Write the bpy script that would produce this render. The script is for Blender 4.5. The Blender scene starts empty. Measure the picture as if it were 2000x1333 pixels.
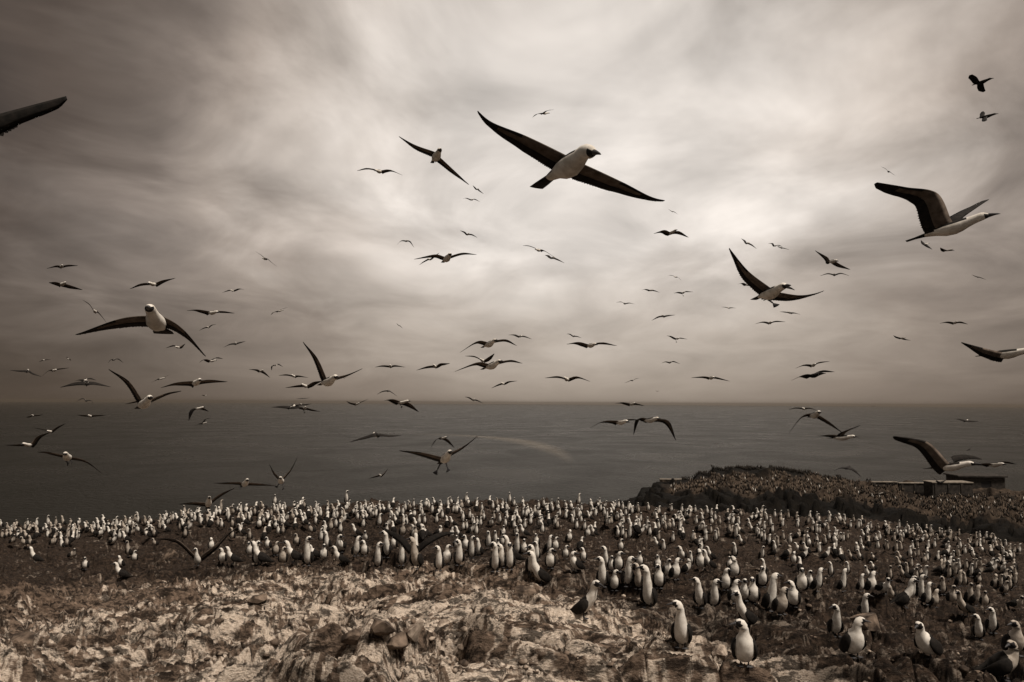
import bpy, math, random
import numpy as np
from mathutils import Matrix, Vector
random.seed(7)
R = math.radians
sc = bpy.context.scene
col = sc.collection
CZ = 36.0                      # eye height above the sea
F = 1333.33                    # focal length in photo pixels (24 mm lens)

# ------------------------------------------------------------------ camera
_pitch = math.atan(121 / F); _roll = math.atan(11 / 2000)
FWD = np.array([0, math.cos(_pitch), math.sin(_pitch)])
_r = np.array([math.cos(_roll), 0, math.sin(_roll)])
UP = np.cross(_r, FWD); UP /= np.linalg.norm(UP); RIGHT = np.cross(FWD, UP)
cam = bpy.data.cameras.new("camera"); cam.lens = 24; cam.sensor_width = 36
cam.clip_start = 0.05; cam.clip_end = 90000
cam_o = bpy.data.objects.new("camera", cam); col.objects.link(cam_o)
m = Matrix.Identity(4)
for i in range(3):
    m[i][0] = RIGHT[i]; m[i][1] = UP[i]; m[i][2] = -FWD[i]
m[2][3] = CZ
cam_o.matrix_world = m
sc.camera = cam_o

# ------------------------------------------------------------------ world: overcast sky, bright where the sun sits behind the cloud
SUN_EL, SUN_AZ = R(60), R(128)          # azimuth measured from +Y towards +X
w = bpy.data.worlds.new("World"); sc.world = w; w.use_nodes = True
nt = w.node_tree; nt.nodes.clear()
def N(tree, t, **k):
    n = tree.nodes.new(t)
    for a, b in k.items():
        if a == 'inp':
            for i, v in b.items(): n.inputs[i].default_value = v
        else: setattr(n, a, b)
    return n
def mathn(tree, op, a, b=None, c=None, clamp=False):
    n = tree.nodes.new('ShaderNodeMath'); n.operation = op; n.use_clamp = clamp
    for i, v in enumerate((a, b, c)):
        if v is None: continue
        if isinstance(v, (int, float)): n.inputs[i].default_value = v
        else: tree.links.new(v, n.inputs[i])
    return n.outputs[0]
def ramp(tree, fac, stops, interp='EASE'):
    n = tree.nodes.new('ShaderNodeValToRGB'); n.color_ramp.interpolation = interp
    e = n.color_ramp.elements
    while len(e) < len(stops): e.new(0.5)
    for k, (p, cc) in enumerate(stops):
        e[k].position = p
        e[k].color = (cc, cc, cc, 1) if isinstance(cc, (int, float)) else tuple(cc) + (1,)
    tree.links.new(fac, n.inputs[0])
    return n.outputs[0]
def build_sky():
    L = nt.links.new
    tc = N(nt, 'ShaderNodeTexCoord')
    nrm = N(nt, 'ShaderNodeVectorMath', operation='NORMALIZE'); L(tc.outputs['Generated'], nrm.inputs[0])
    sep = N(nt, 'ShaderNodeSeparateXYZ'); L(nrm.outputs[0], sep.inputs[0])
    X, Y, Z = sep.outputs
    # bright patch of thin cloud: broader sideways than upwards
    azn = mathn(nt, 'SUBTRACT', mathn(nt, 'ARCTAN2', X, Y), R(7)); eln = mathn(nt, 'SUBTRACT', mathn(nt, 'ARCSINE', Z), R(22))
    az2 = mathn(nt, 'MULTIPLY', mathn(nt, 'MULTIPLY', azn, azn), .68); el2 = mathn(nt, 'MULTIPLY', eln, eln)
    ang = mathn(nt, 'DIVIDE', mathn(nt, 'SQRT', mathn(nt, 'ADD', az2, el2)), math.pi)
    # cloud sheet seen in perspective
    zc = mathn(nt, 'ADD', mathn(nt, 'MAXIMUM', Z, 0.0), 0.20)
    cx = mathn(nt, 'DIVIDE', X, zc); cy = mathn(nt, 'DIVIDE', Y, zc)
    cmb = N(nt, 'ShaderNodeCombineXYZ'); L(cx, cmb.inputs[0]); L(mathn(nt, 'MULTIPLY', cy, 0.85), cmb.inputs[1])
    n1 = N(nt, 'ShaderNodeTexNoise', inp={'Scale': 1.9, 'Detail': 6.0, 'Roughness': 0.55, 'Distortion': 0.6}); L(cmb.outputs[0], n1.inputs['Vector'])
    mp = N(nt, 'ShaderNodeMapping'); mp.inputs['Location'].default_value = (3.1, 7.7, 0); mp.inputs['Rotation'].default_value = (0, 0, 0.5)
    L(cmb.outputs[0], mp.inputs[0])
    n2 = N(nt, 'ShaderNodeTexNoise', inp={'Scale': 0.95, 'Detail': 4.0, 'Roughness': 0.5, 'Distortion': 0.8}); L(mp.outputs[0], n2.inputs['Vector'])
    ns = mathn(nt, 'ADD', mathn(nt, 'MULTIPLY', n1.outputs[0], 0.55), mathn(nt, 'MULTIPLY', n2.outputs[0], 0.6))
    nd = mathn(nt, 'SUBTRACT', ns, 0.575)
    # soft cloud texture fades towards the horizon and in the burnt-out centre
    amp = mathn(nt, 'MULTIPLY', ramp(nt, Z, [(0.0, 0.10), (0.12, 0.6), (0.3, 1.0)], 'LINEAR'), ramp(nt, ang, [(0.0, 0.55), (0.12, 0.8), (0.25, 1.3)], 'LINEAR'))
    a2 = mathn(nt, 'ADD', ang, mathn(nt, 'MULTIPLY', mathn(nt, 'MULTIPLY', nd, amp), -0.22))
    a2 = mathn(nt, 'MAXIMUM', a2, 0.0)
    colr = ramp(nt, a2, SKY_STOPS, 'LINEAR')
    hz = ramp(nt, Z, SKY_HZ, 'EASE')
    # mottled thickness of the cloud
    mp3 = N(nt, 'ShaderNodeMapping'); mp3.inputs['Location'].default_value = (11.3, 2.9, 0); mp3.inputs['Rotation'].default_value = (0, 0, -.35)
    L(cmb.outputs[0], mp3.inputs[0])
    n3 = N(nt, 'ShaderNodeTexNoise', inp={'Scale': 2.3, 'Detail': 4.0, 'Roughness': 0.5, 'Distortion': 0.4}); L(mp3.outputs[0], n3.inputs['Vector'])
    lum = mathn(nt, 'ADD', mathn(nt, 'MULTIPLY', mathn(nt, 'SUBTRACT', n3.outputs[0], .5), 1.0), mathn(nt, 'MULTIPLY', mathn(nt, 'SUBTRACT', n1.outputs[0], .5), 1.1))
    lum = mathn(nt, 'ADD', 1.0, mathn(nt, 'MULTIPLY', lum, ramp(nt, Z, [(0.0, 0.05), (0.10, 0.45), (0.28, 1.1)], 'LINEAR')))
    lv = N(nt, 'ShaderNodeVectorMath', operation='SCALE'); L(colr, lv.inputs[0]); L(lum, lv.inputs['Scale']); colr = lv.outputs[0]
    mx = N(nt, 'ShaderNodeMix', data_type='RGBA', blend_type='MULTIPLY'); mx.inputs[0].default_value = 1.0
    L(colr, mx.inputs[6]); L(hz, mx.inputs[7])
    mn = N(nt, 'ShaderNodeVectorMath', operation='SCALE'); mn.inputs['Scale'].default_value = 10.0
    L(mx.outputs[2], mn.inputs[0])
    sky = N(nt, 'ShaderNodeTexSky', sky_type='NISHITA', sun_disc=False, sun_elevation=SUN_EL, sun_rotation=SUN_AZ)
    mix = N(nt, 'ShaderNodeMix', data_type='RGBA'); mix.inputs[0].default_value = 0.985
    L(sky.outputs[0], mix.inputs[6]); L(mn.outputs[0], mix.inputs[7])
    bg = N(nt, 'ShaderNodeBackground'); bg.inputs['Strength'].default_value = 0.1
    L(mix.outputs[2], bg.inputs[0])
    out = N(nt, 'ShaderNodeOutputWorld'); L(bg.outputs[0], out.inputs[0])
SKY_STOPS = [(0.0, (.83, .765, .705)), (0.06, (.76, .695, .635)), (0.105, (.575, .505, .445)), (0.145, (.36, .302, .258)), (0.185, (.20, .163, .137)),
             (0.225, (.11, .084, .067)), (0.28, (.048, .038, .032)), (0.34, (.05, .041, .035)), (0.44, (.115, .10, .087)), (0.56, (.21, .185, .16)), (1.0, (.21, .185, .16))]
SKY_HZ = [(0.0, (.74, .71, .67)), (0.08, (.86, .84, .81)), (0.24, (1, 1, 1))]
build_sky()

# ------------------------------------------------------------------ sun behind thick cloud: soft
sl = bpy.data.lights.new("sun", 'SUN'); sl.energy = 4.0; sl.angle = R(10); sl.color = (1.0, .89, .77)
so = bpy.data.objects.new("sun", sl); col.objects.link(so)
_d = Vector((math.sin(SUN_AZ) * math.cos(SUN_EL), math.cos(SUN_AZ) * math.cos(SUN_EL), math.sin(SUN_EL)))
so.rotation_euler = _d.to_track_quat('Z', 'Y').to_euler(); so.location = _d * 50 + Vector((0, 0, CZ))
sc.view_settings.view_transform = 'Standard'; sc.view_settings.look = 'None'
sc.view_settings.exposure = 0.0; sc.view_settings.gamma = 1.0; sc.view_settings.use_curve_mapping = False
sc.cycles.max_bounces = 5; sc.cycles.diffuse_bounces = 3; sc.cycles.glossy_bounces = 2; sc.cycles.transparent_max_bounces = 6

# ------------------------------------------------------------------ pixel helpers (photo pixels, 2000 wide)
def ray(x, y):
    x = np.asarray(x, float); y = np.asarray(y, float)
    return FWD + ((x - 1000) / F)[..., None] * RIGHT - ((y - 666.5) / F)[..., None] * UP
def at(x, y, d):                        # point seen at photo pixel (x, y), d metres along the view axis
    p = ray(x, y) * np.asarray(d, float)[..., None]
    p[..., 2] += CZ
    return p
def project(p):                         # world -> photo pixel
    q = np.asarray(p, float) - np.array([0, 0, CZ])
    d = q @ FWD
    return 1000 + F * (q @ RIGHT) / d, 666.5 - F * (q @ UP) / d, d

# ------------------------------------------------------------------ noise
def _h(ix, iy, seed):
    n = (ix.astype(np.int64) * 374761393 + iy.astype(np.int64) * 668265263 + seed * 982451653) & 0x7fffffff
    n = (n ^ (n >> 13)) * 1274126177 & 0x7fffffff
    n = (n ^ (n >> 16)) * 1103515245 & 0x7fffffff
    return ((n >> 8) & 0xffff) / 65536.0
def perlin(x, y, seed=0):
    xi = np.floor(x); yi = np.floor(y); xf = x - xi; yf = y - yi
    u = xf * xf * xf * (xf * (xf * 6 - 15) + 10); v = yf * yf * yf * (yf * (yf * 6 - 15) + 10)
    def g(dx, dy):
        a = _h(xi + dx, yi + dy, seed) * 2 * np.pi
        return np.cos(a) * (xf - dx) + np.sin(a) * (yf - dy)
    a = g(0, 0) * (1 - u) + g(1, 0) * u; b = g(0, 1) * (1 - u) + g(1, 1) * u
    return (a * (1 - v) + b * v) * 1.5
def fbm(x, y, seed=0, octv=4, gain=.5, lac=2.03):
    s = 0; a = 1.0; t = 0
    for k in range(octv):
        s = s + a * perlin(x, y, seed + k * 17); t += a; a *= gain; x = x * lac + 3.7; y = y * lac + 1.3
    return s / t
def ridged(x, y, seed=0, octv=4, gain=.55):
    s = 0; a = 1.0; t = 0
    for k in range(octv):
        s = s + a * (1 - np.abs(perlin(x, y, seed + k * 31)) * 2); t += a; a *= gain; x = x * 2.1 + 5.1; y = y * 2.1 + 8.3
    return s / t
def voronoi(x, y, seed=0):
    xi = np.floor(x); yi = np.floor(y)
    f1 = np.full(x.shape, 9.0); f2 = np.full(x.shape, 9.0); idv = np.zeros(x.shape); ox = np.zeros(x.shape); oy = np.zeros(x.shape)
    for dx in (-1, 0, 1):
        for dy in (-1, 0, 1):
            cx = xi + dx; cy = yi + dy
            px = cx + .5 + .45 * (2 * _h(cx, cy, seed) - 1); py = cy + .5 + .45 * (2 * _h(cx, cy, seed + 5) - 1)
            d = np.hypot(px - x, py - y)
            c = d < f1
            f2 = np.where(c, f1, np.minimum(f2, d)); idv = np.where(c, _h(cx, cy, seed + 9), idv)
            ox = np.where(c, x - px, ox); oy = np.where(c, y - py, oy)
            f1 = np.where(c, d, f1)
    return f1, f2, idv, ox, oy
def sstep(a, b, x):
    t = np.clip((x - a) / (b - a), 0, 1); return t * t * (3 - 2 * t)

# ------------------------------------------------------------------ materials
def mat(name, build, rough=.85):
    M = bpy.data.materials.new(name); M.use_nodes = True
    t = M.node_tree; b = t.nodes['Principled BSDF']; b.inputs['Roughness'].default_value = rough
    build(t, b); return M
def mixc(t, f, a, b):
    n = t.nodes.new('ShaderNodeMix'); n.data_type = 'RGBA'
    if isinstance(f, (int, float)): n.inputs[0].default_value = f
    else: t.links.new(f, n.inputs[0])
    for i, v in ((6, a), (7, b)):
        if isinstance(v, tuple): n.inputs[i].default_value = v + (1,)
        else: t.links.new(v, n.inputs[i])
    return n.outputs[2]
def two_tone(c1, c2, scale, lo=.4, hi=.62, bump=0, stretch=None, obj=True, detail=4):
    def b(t, p):
        tc = t.nodes.new('ShaderNodeTexCoord'); mp = t.nodes.new('ShaderNodeMapping')
        if stretch: mp.inputs['Scale'].default_value = stretch
        t.links.new(tc.outputs['Object'], mp.inputs[0])
        n = N(t, 'ShaderNodeTexNoise', inp={'Scale': scale, 'Detail': float(detail), 'Roughness': .6}); t.links.new(mp.outputs[0], n.inputs['Vector'])
        f = ramp(t, n.outputs[0], [(lo, 0.0), (hi, 1.0)], 'LINEAR')
        t.links.new(mixc(t, f, c1, c2), p.inputs['Base Color'])
        p.inputs['Specular IOR Level'].default_value = .2
        if bump:
            bp = N(t, 'ShaderNodeBump', inp={'Strength': bump, 'Distance': .01}); t.links.new(n.outputs[0], bp.inputs['Height'])
            t.links.new(bp.outputs[0], p.inputs['Normal'])
    return b
M_white = mat('white_feathers', two_tone((.56, .515, .455), (.80, .76, .70), 11, .34, .58, bump=.35))
M_dark = mat('dark_feathers', two_tone((.007, .006, .0052), (.020, .016, .0135), 16, .38, .66, bump=.3))
M_under = mat('underwing_feathers', two_tone((.07, .054, .043), (.155, .122, .098), 12, .36, .66, bump=.2))
M_mask = mat('dark_face_skin', two_tone((.012, .011, .012), (.025, .022, .022), 20), .6)
M_bill = mat('slate_bill', two_tone((.045, .045, .05), (.085, .08, .08), 25), .5)
M_foot = mat('slate_foot_skin', two_tone((.03, .03, .034), (.055, .052, .054), 25), .6)
def dimmed(t, b):
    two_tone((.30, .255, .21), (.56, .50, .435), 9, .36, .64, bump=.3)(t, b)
M_dimmed = mat('edge_dimmed_feathers', dimmed)  # white plumage painted darker to stand in for vignette shade
M_black = mat('black_feathers', two_tone((.010, .009, .009), (.026, .022, .020), 22), .7)
BIRD = [M_white, M_dark, M_under, M_mask, M_bill, M_foot, M_black, M_dimmed]
WH, DK, UN, MK, BL, FT, BK, DIM = range(8)
M_stone = mat('guano_stone', two_tone((.09, .066, .05), (.52, .43, .35), 5.5, .40, .64, bump=.6))
M_darkstone = mat('brown_stone', two_tone((.035, .025, .019), (.22, .165, .125), 5.0, .40, .66, bump=.6))
M_conc = mat('weathered_concrete', two_tone((.13, .11, .09), (.30, .26, .215), 1.2, .35, .7, bump=.3))
M_shed = mat('dark_plaster', two_tone((.022, .019, .017), (.05, .043, .037), 1.5))
M_plume = mat('carpet_plumage', two_tone((.014, .0115, .0095), (.034, .028, .022), 5))

# ------------------------------------------------------------------ mesh helpers
class MB:
    def __init__(s): s.v = []; s.f = []; s.m = []
    def face(s, idx, mi): s.f.append(tuple(idx)); s.m.append(mi)
    def add(s, o, xf=None):
        k = len(s.v)
        s.v += [xf(p) for p in o.v] if xf else list(o.v)
        s.f += [tuple(i + k for i in f) for f in o.f]; s.m += o.m
        return s
    def mesh(s, name, mats=BIRD):
        me = bpy.data.meshes.new(name)
        used = sorted(set(s.m)); rem = {u: i for i, u in enumerate(used)}
        for u in used: me.materials.append(mats[u])
        me.from_pydata([tuple(map(float, p)) for p in s.v], [], s.f)
        me.polygons.foreach_set('material_index', [rem[i] for i in s.m])
        me.polygons.foreach_set('use_smooth', [True] * len(s.f))
        me.update(); return me
def link(name, me, parent=None, loc=None, rz=0.0, scale=1.0):
    o = bpy.data.objects.new(name, me); col.objects.link(o)
    if parent is not None: o.parent = parent
    if loc is not None: o.location = tuple(map(float, loc))
    o.rotation_euler = (0, 0, rz); o.scale = (scale,) * 3
    return o
def tag(o, label, cat, group=None, kind=None):
    if label: o['label'] = label
    if cat: o['category'] = cat
    if group: o['group'] = group
    if kind: o['kind'] = kind
    return o
def unit(v):
    v = np.asarray(v, float); return v / max(np.linalg.norm(v), 1e-9)
def loft(mb, rings, mfun, n=12, caps=True):
    # rings: (centre, tangent, side, half_width, half_height)
    base = len(mb.v)
    for (c, t, s, a, b) in rings:
        c = np.asarray(c, float); t = unit(t); s = unit(np.asarray(s, float) - np.dot(s, t) * t); dors = np.cross(t, s)
        for k in range(n):
            th = 2 * math.pi * k / n
            mb.v.append(c + math.cos(th) * a * s + math.sin(th) * b * dors)
    for i in range(len(rings) - 1):
        for k in range(n):
            k2 = (k + 1) % n
            th = 2 * math.pi * (k + .5) / n
            mb.face((base + i * n + k, base + i * n + k2, base + (i + 1) * n + k2, base + (i + 1) * n + k), mfun(i, math.sin(th), math.cos(th)))
    if caps:
        mb.face([base + k for k in range(n)][::-1], mfun(0, 0, 0))
        e = base + (len(rings) - 1) * n
        mb.face([e + k for k in range(n)], mfun(len(rings) - 2, 0, 0))
def catmull(P, n):
    P = [np.asarray(p, float) for p in P]
    Q = [2 * P[0] - P[1]] + P + [2 * P[-1] - P[-2]]
    seg = [np.linalg.norm(P[i + 1] - P[i]) for i in range(len(P) - 1)]; tot = sum(seg)
    out = []
    for k in range(n):
        s = tot * k / (n - 1); i = 0
        while i < len(seg) - 1 and s > seg[i]: s -= seg[i]; i += 1
        t = min(s / max(seg[i], 1e-9), 1)
        a, b, c, d = Q[i], Q[i + 1], Q[i + 2], Q[i + 3]
        out.append(.5 * (2 * b + (c - a) * t + (2 * a - 5 * b + 4 * c - d) * t * t + (3 * b - a - 3 * c + d) * t ** 3))
    return out
# standing birds: (x_head, y_head, y_foot, code) in 3.078x enlarged quarter pictures
R1=[(5,370,420,'F'),(45,370,420,'F'),(100,355,400,'F'),(165,350,400,'F'),(218,325,380,'FR'),(290,308,375,'FR'),(335,340,400,'F'),(380,330,390,'FL'),(410,385,450,'FR'),(425,360,400,'F'),(465,345,400,'SR'),(525,360,410,'F'),(565,365,410,'F'),(600,400,460,'SR'),(620,340,390,'F'),(655,365,400,'F'),(700,340,410,'FR'),(780,340,400,'F'),(828,315,390,'F'),(875,330,390,'F'),(910,330,385,'F'),(965,320,385,'F'),(1000,300,350,'F'),(1005,380,430,'SL'),(1025,315,370,'F'),(1040,285,340,'F'),(1110,270,340,'F'),(1128,355,430,'SR'),(1150,300,340,'F'),(1300,270,340,'F'),(1325,240,320,'FR'),(1375,265,370,'FL'),(1395,250,330,'F'),(1445,255,330,'F'),(1480,265,330,'F'),(1440,375,430,'SR'),(1500,405,480,'F'),(72,445,505,'SR'),(255,390,430,'SR'),(40,430,465,'F'),(215,525,620,'SL'),(325,450,505,'FR'),(430,535,600,'SR'),(510,580,655,'F'),(675,445,510,'SR'),(770,480,575,'F'),(808,545,605,'FR'),(725,590,640,'FL'),(735,608,710,'SL'),(932,475,515,'F'),(1270,475,545,'FR'),(1335,562,630,'FL'),(1405,525,630,'SL'),(1500,485,570,'F')]
R2=[(5,480,625,'FR'),(35,485,620,'SL'),(70,455,530,'F'),(118,495,575,'FR'),(160,535,640,'FR'),(232,500,630,'SL'),(243,450,520,'F'),(308,422,628,'FR'),(350,508,590,'SL'),(405,530,600,'F'),(425,425,530,'FL'),(507,437,550,'FR'),(510,510,625,'SL'),(600,475,595,'FR'),(652,418,495,'F'),(650,480,570,'FL'),(730,487,645,'FR'),(787,440,605,'FL'),(828,455,530,'FL'),(875,490,640,'F'),(960,460,650,'FL'),(880,390,470,'FR'),(957,397,470,'F'),(1010,390,465,'F'),(1095,392,455,'SR'),(1175,400,465,'FR'),(1100,512,660,'FL'),(1145,550,640,'FR'),(1220,520,675,'FL'),(1297,455,590,'FR'),(1340,462,570,'FL'),(1397,420,525,'F'),(1440,422,515,'F'),(1485,397,455,'F'),(1480,430,510,'F'),(1437,510,690,'FL'),(1480,505,645,'FL'),(1525,490,655,'F'),(1450,480,550,'F'),(1205,450,530,'F'),(1260,452,545,'F'),(155,320,385,'F'),(50,335,390,'F'),(20,300,370,'F'),(225,300,365,'F'),(375,305,365,'SL'),(297,350,405,'SL'),(118,365,415,'F'),(545,290,360,'SL'),(740,320,400,'FR'),(848,325,390,'SL'),(720,280,340,'F'),(113,212,275,'F'),(45,245,300,'F'),(280,215,280,'F'),(545,172,260,'FR'),(430,240,305,'F'),(470,255,315,'F'),(175,250,305,'F'),(250,262,310,'F'),(610,270,335,'F'),(690,270,335,'F'),(780,262,320,'SL'),(855,262,330,'F'),(950,285,340,'F'),(990,260,320,'F'),(1060,255,320,'F'),(1100,260,325,'SR'),(1175,202,270,'F'),(1263,202,265,'F'),(1205,255,320,'F'),(1190,335,395,'SL'),(1245,310,375,'F'),(1330,335,395,'F'),(1285,290,350,'F'),(1370,300,360,'F'),(1410,340,400,'F'),(1465,320,380,'F'),(1500,335,400,'F'),(1450,235,290,'F'),(1525,190,260,'F')]
R3=[(120,555,735,'FL'),(172,540,745,'SL'),(230,545,660,'FR'),(28,440,575,'F'),(10,470,630,'SL'),(70,490,560,'F'),(147,460,540,'F'),(147,485,600,'FL'),(220,460,560,'FR'),(262,480,550,'FR'),(322,520,595,'FR'),(385,550,670,'SL'),(410,465,530,'B'),(430,535,610,'FL'),(437,715,945,'SR'),(565,515,650,'FL'),(545,605,785,'FL'),(597,573,660,'F'),(640,555,670,'FR'),(615,660,785,'FR'),(655,485,550,'FR'),(697,603,785,'FR'),(760,625,780,'FL'),(765,572,640,'F'),(820,613,880,'FL'),(885,650,795,'F'),(877,585,665,'F'),(935,590,700,'F'),(983,597,725,'FR'),(1045,590,680,'SR'),(1075,540,630,'F'),(1135,525,650,'FL'),(1190,548,670,'SL'),(1310,610,670,'F'),(1335,660,730,'F'),(1130,705,885,'FL'),(1215,705,880,'FR'),(1285,680,785,'FR'),(1340,750,875,'FR'),(1450,705,865,'F'),(1395,730,840,'F'),(1415,790,1010,'SL'),(1505,680,760,'F'),(1515,595,690,'FL'),(1020,845,1125,'FL'),(1400,1010,1275,'FL'),(183,375,445,'FL'),(25,385,450,'F'),(165,345,395,'F'),(115,310,365,'F'),(220,305,370,'F'),(370,285,365,'F'),(415,318,375,'F'),(455,390,460,'FR'),(495,385,455,'SL'),(570,290,365,'F'),(630,295,370,'F'),(705,388,475,'FR'),(750,362,440,'B'),(770,310,375,'F'),(855,290,345,'F'),(905,343,405,'F'),(880,462,530,'SL'),(965,425,495,'F'),(1010,350,425,'FR'),(865,380,450,'B'),(950,240,285,'F'),(985,295,355,'F'),(1125,350,430,'F'),(1145,345,415,'F'),(1195,385,445,'F'),(1225,415,490,'F'),(1200,335,385,'F'),(1305,375,440,'F'),(1345,385,470,'F'),(1360,320,370,'F'),(1325,305,360,'F'),(1515,425,500,'F'),(1340,495,580,'FL'),(1130,465,520,'F'),(65,220,270,'F'),(25,260,325,'F'),(90,260,325,'F'),(190,225,280,'F'),(235,230,285,'F'),(160,245,300,'F'),(325,235,290,'F'),(275,250,300,'F'),(400,195,265,'FR'),(475,240,290,'F'),(525,230,285,'F'),(640,245,300,'F'),(700,250,310,'F'),(760,265,320,'F'),(820,255,310,'F'),(1020,260,315,'F'),(1100,270,320,'F'),(1375,305,355,'F'),(1485,250,335,'SR')]
R4=[(20,675,900,'FR'),(80,780,945,'FR'),(155,730,885,'FL'),(205,750,815,'F'),(245,690,775,'F'),(300,685,825,'FR'),(450,650,785,'FR'),(560,685,790,'FR'),(580,795,955,'FR'),(410,865,1060,'FL'),(520,940,1180,'FR'),(625,770,835,'FR'),(690,735,820,'F'),(740,740,840,'FL'),(815,705,880,'SR'),(865,690,830,'F'),(920,685,830,'FR'),(960,730,865,'FR'),(1000,770,880,'FR'),(1050,705,815,'FL'),(1110,800,865,'F'),(1190,775,930,'SL'),(1215,730,850,'F'),(1250,745,870,'FR'),(1305,805,885,'F'),(1270,930,1080,'FL'),(1350,895,1050,'FL'),(960,995,1195,'SL'),(1410,1075,1315,'SX'),(1490,1050,1200,'FL'),(1490,830,900,'F'),(1425,720,800,'F'),(1450,665,725,'F'),(1265,675,740,'F'),(1265,580,650,'F'),(1190,590,660,'F'),(1340,580,680,'SR'),(1100,540,600,'F'),(1090,590,665,'F'),(1120,610,700,'F'),(1085,620,710,'F'),(940,570,625,'F'),(915,640,700,'F'),(800,580,650,'SL'),(870,515,590,'F'),(770,480,555,'F'),(795,425,485,'F'),(660,470,535,'F'),(600,435,490,'F'),(635,555,610,'SL'),(635,610,660,'SL'),(580,505,555,'SL'),(440,520,585,'F'),(345,520,595,'SR'),(245,460,520,'F'),(235,425,480,'F'),(185,490,550,'SL'),(115,520,605,'SR'),(40,510,585,'SR'),(90,420,485,'F'),(265,375,435,'F'),(365,320,390,'F'),(430,310,375,'F'),(300,325,385,'F'),(120,305,365,'F'),(75,300,355,'F'),(540,350,415,'F'),(495,365,415,'F'),(475,420,480,'F'),(400,435,495,'F'),(425,430,495,'F'),(450,435,495,'F'),(785,355,415,'F'),(975,385,440,'F'),(870,385,435,'F'),(910,395,440,'F'),(1030,410,460,'F'),(1080,430,505,'SR'),(1000,470,530,'F'),(950,420,485,'F'),(1125,440,490,'F'),(1215,445,500,'F'),(1250,460,525,'F'),(1155,480,540,'F'),(1400,490,550,'F'),(1440,510,565,'F'),(1480,510,570,'F'),(1350,495,550,'F'),(1510,500,560,'F'),(660,375,420,'F'),(715,400,450,'F'),(825,400,445,'F'),(650,440,490,'F'),(180,330,385,'F'),(15,340,400,'F'),(25,380,440,'F')]
ST=[]
for off,RR_ in ((0,R1),(500,R2),(1000,R3),(1500,R4)):
    for x,yh,yf,c in RR_: ST.append((off+x/3.078,900+yh/3.078,900+yf/3.078,c))
# ------------------------------------------------------------------ bird meshes
def foot_mesh(mb, x, y, z0, ztop, toe=(0, -1), s=1.0):
    """short leg and a webbed foot with three toes"""
    tx = np.array([toe[0], toe[1], 0.0]); sx = np.array([-toe[1], toe[0], 0.0])
    p = np.array([x, y, 0.0])
    loft(mb, [(p + [0, 0, ztop], (0, 0, -1), sx, .013 * s, .013 * s), (p + [0, 0, z0 + .03], (0, 0, -1), sx, .009 * s, .010 * s), (p + [0, 0, z0 + .006], (0, 0, -1), sx, .012 * s, .012 * s)], lambda i, a, b: FT, 6)
    top = [p + [0, 0, z0 + .016] - tx * .012 * s]
    for a in (-.62, -.31, 0, .31, .62):
        r = (.078 if abs(a) in (0, .62) else .062) * s
        top.append(p + [0, 0, z0 + .006] + tx * r * math.cos(a) + sx * r * math.sin(a))
    k = len(mb.v); mb.v += top; mb.v += [q - np.array([0, 0, .007]) for q in top]
    for i in range(1, 5):
        mb.face((k, k + i, k + i + 1), FT); mb.face((k + 6, k + 7 + i, k + 6 + i), FT); mb.face((k + i, k + 6 + i, k + 7 + i, k + i + 1), FT)
def bill_mesh(mb, base, fwd, side, s=1.0):
    f = unit(fwd); u = np.cross(f, unit(side))
    if u[2] < 0: u = -u
    R_ = [(-.012, .021, .023, 0), (.02, .0165, .018, -.001), (.05, .011, .012, -.004), (.078, .006, .0075, -.009), (.096, .0015, .002, -.015)]
    loft(mb, [(np.asarray(base) + f * a * s + u * dz * s, f, side, w * s, h * s) for a, w, h, dz in R_], lambda i, a, b: BL, 8)

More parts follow.
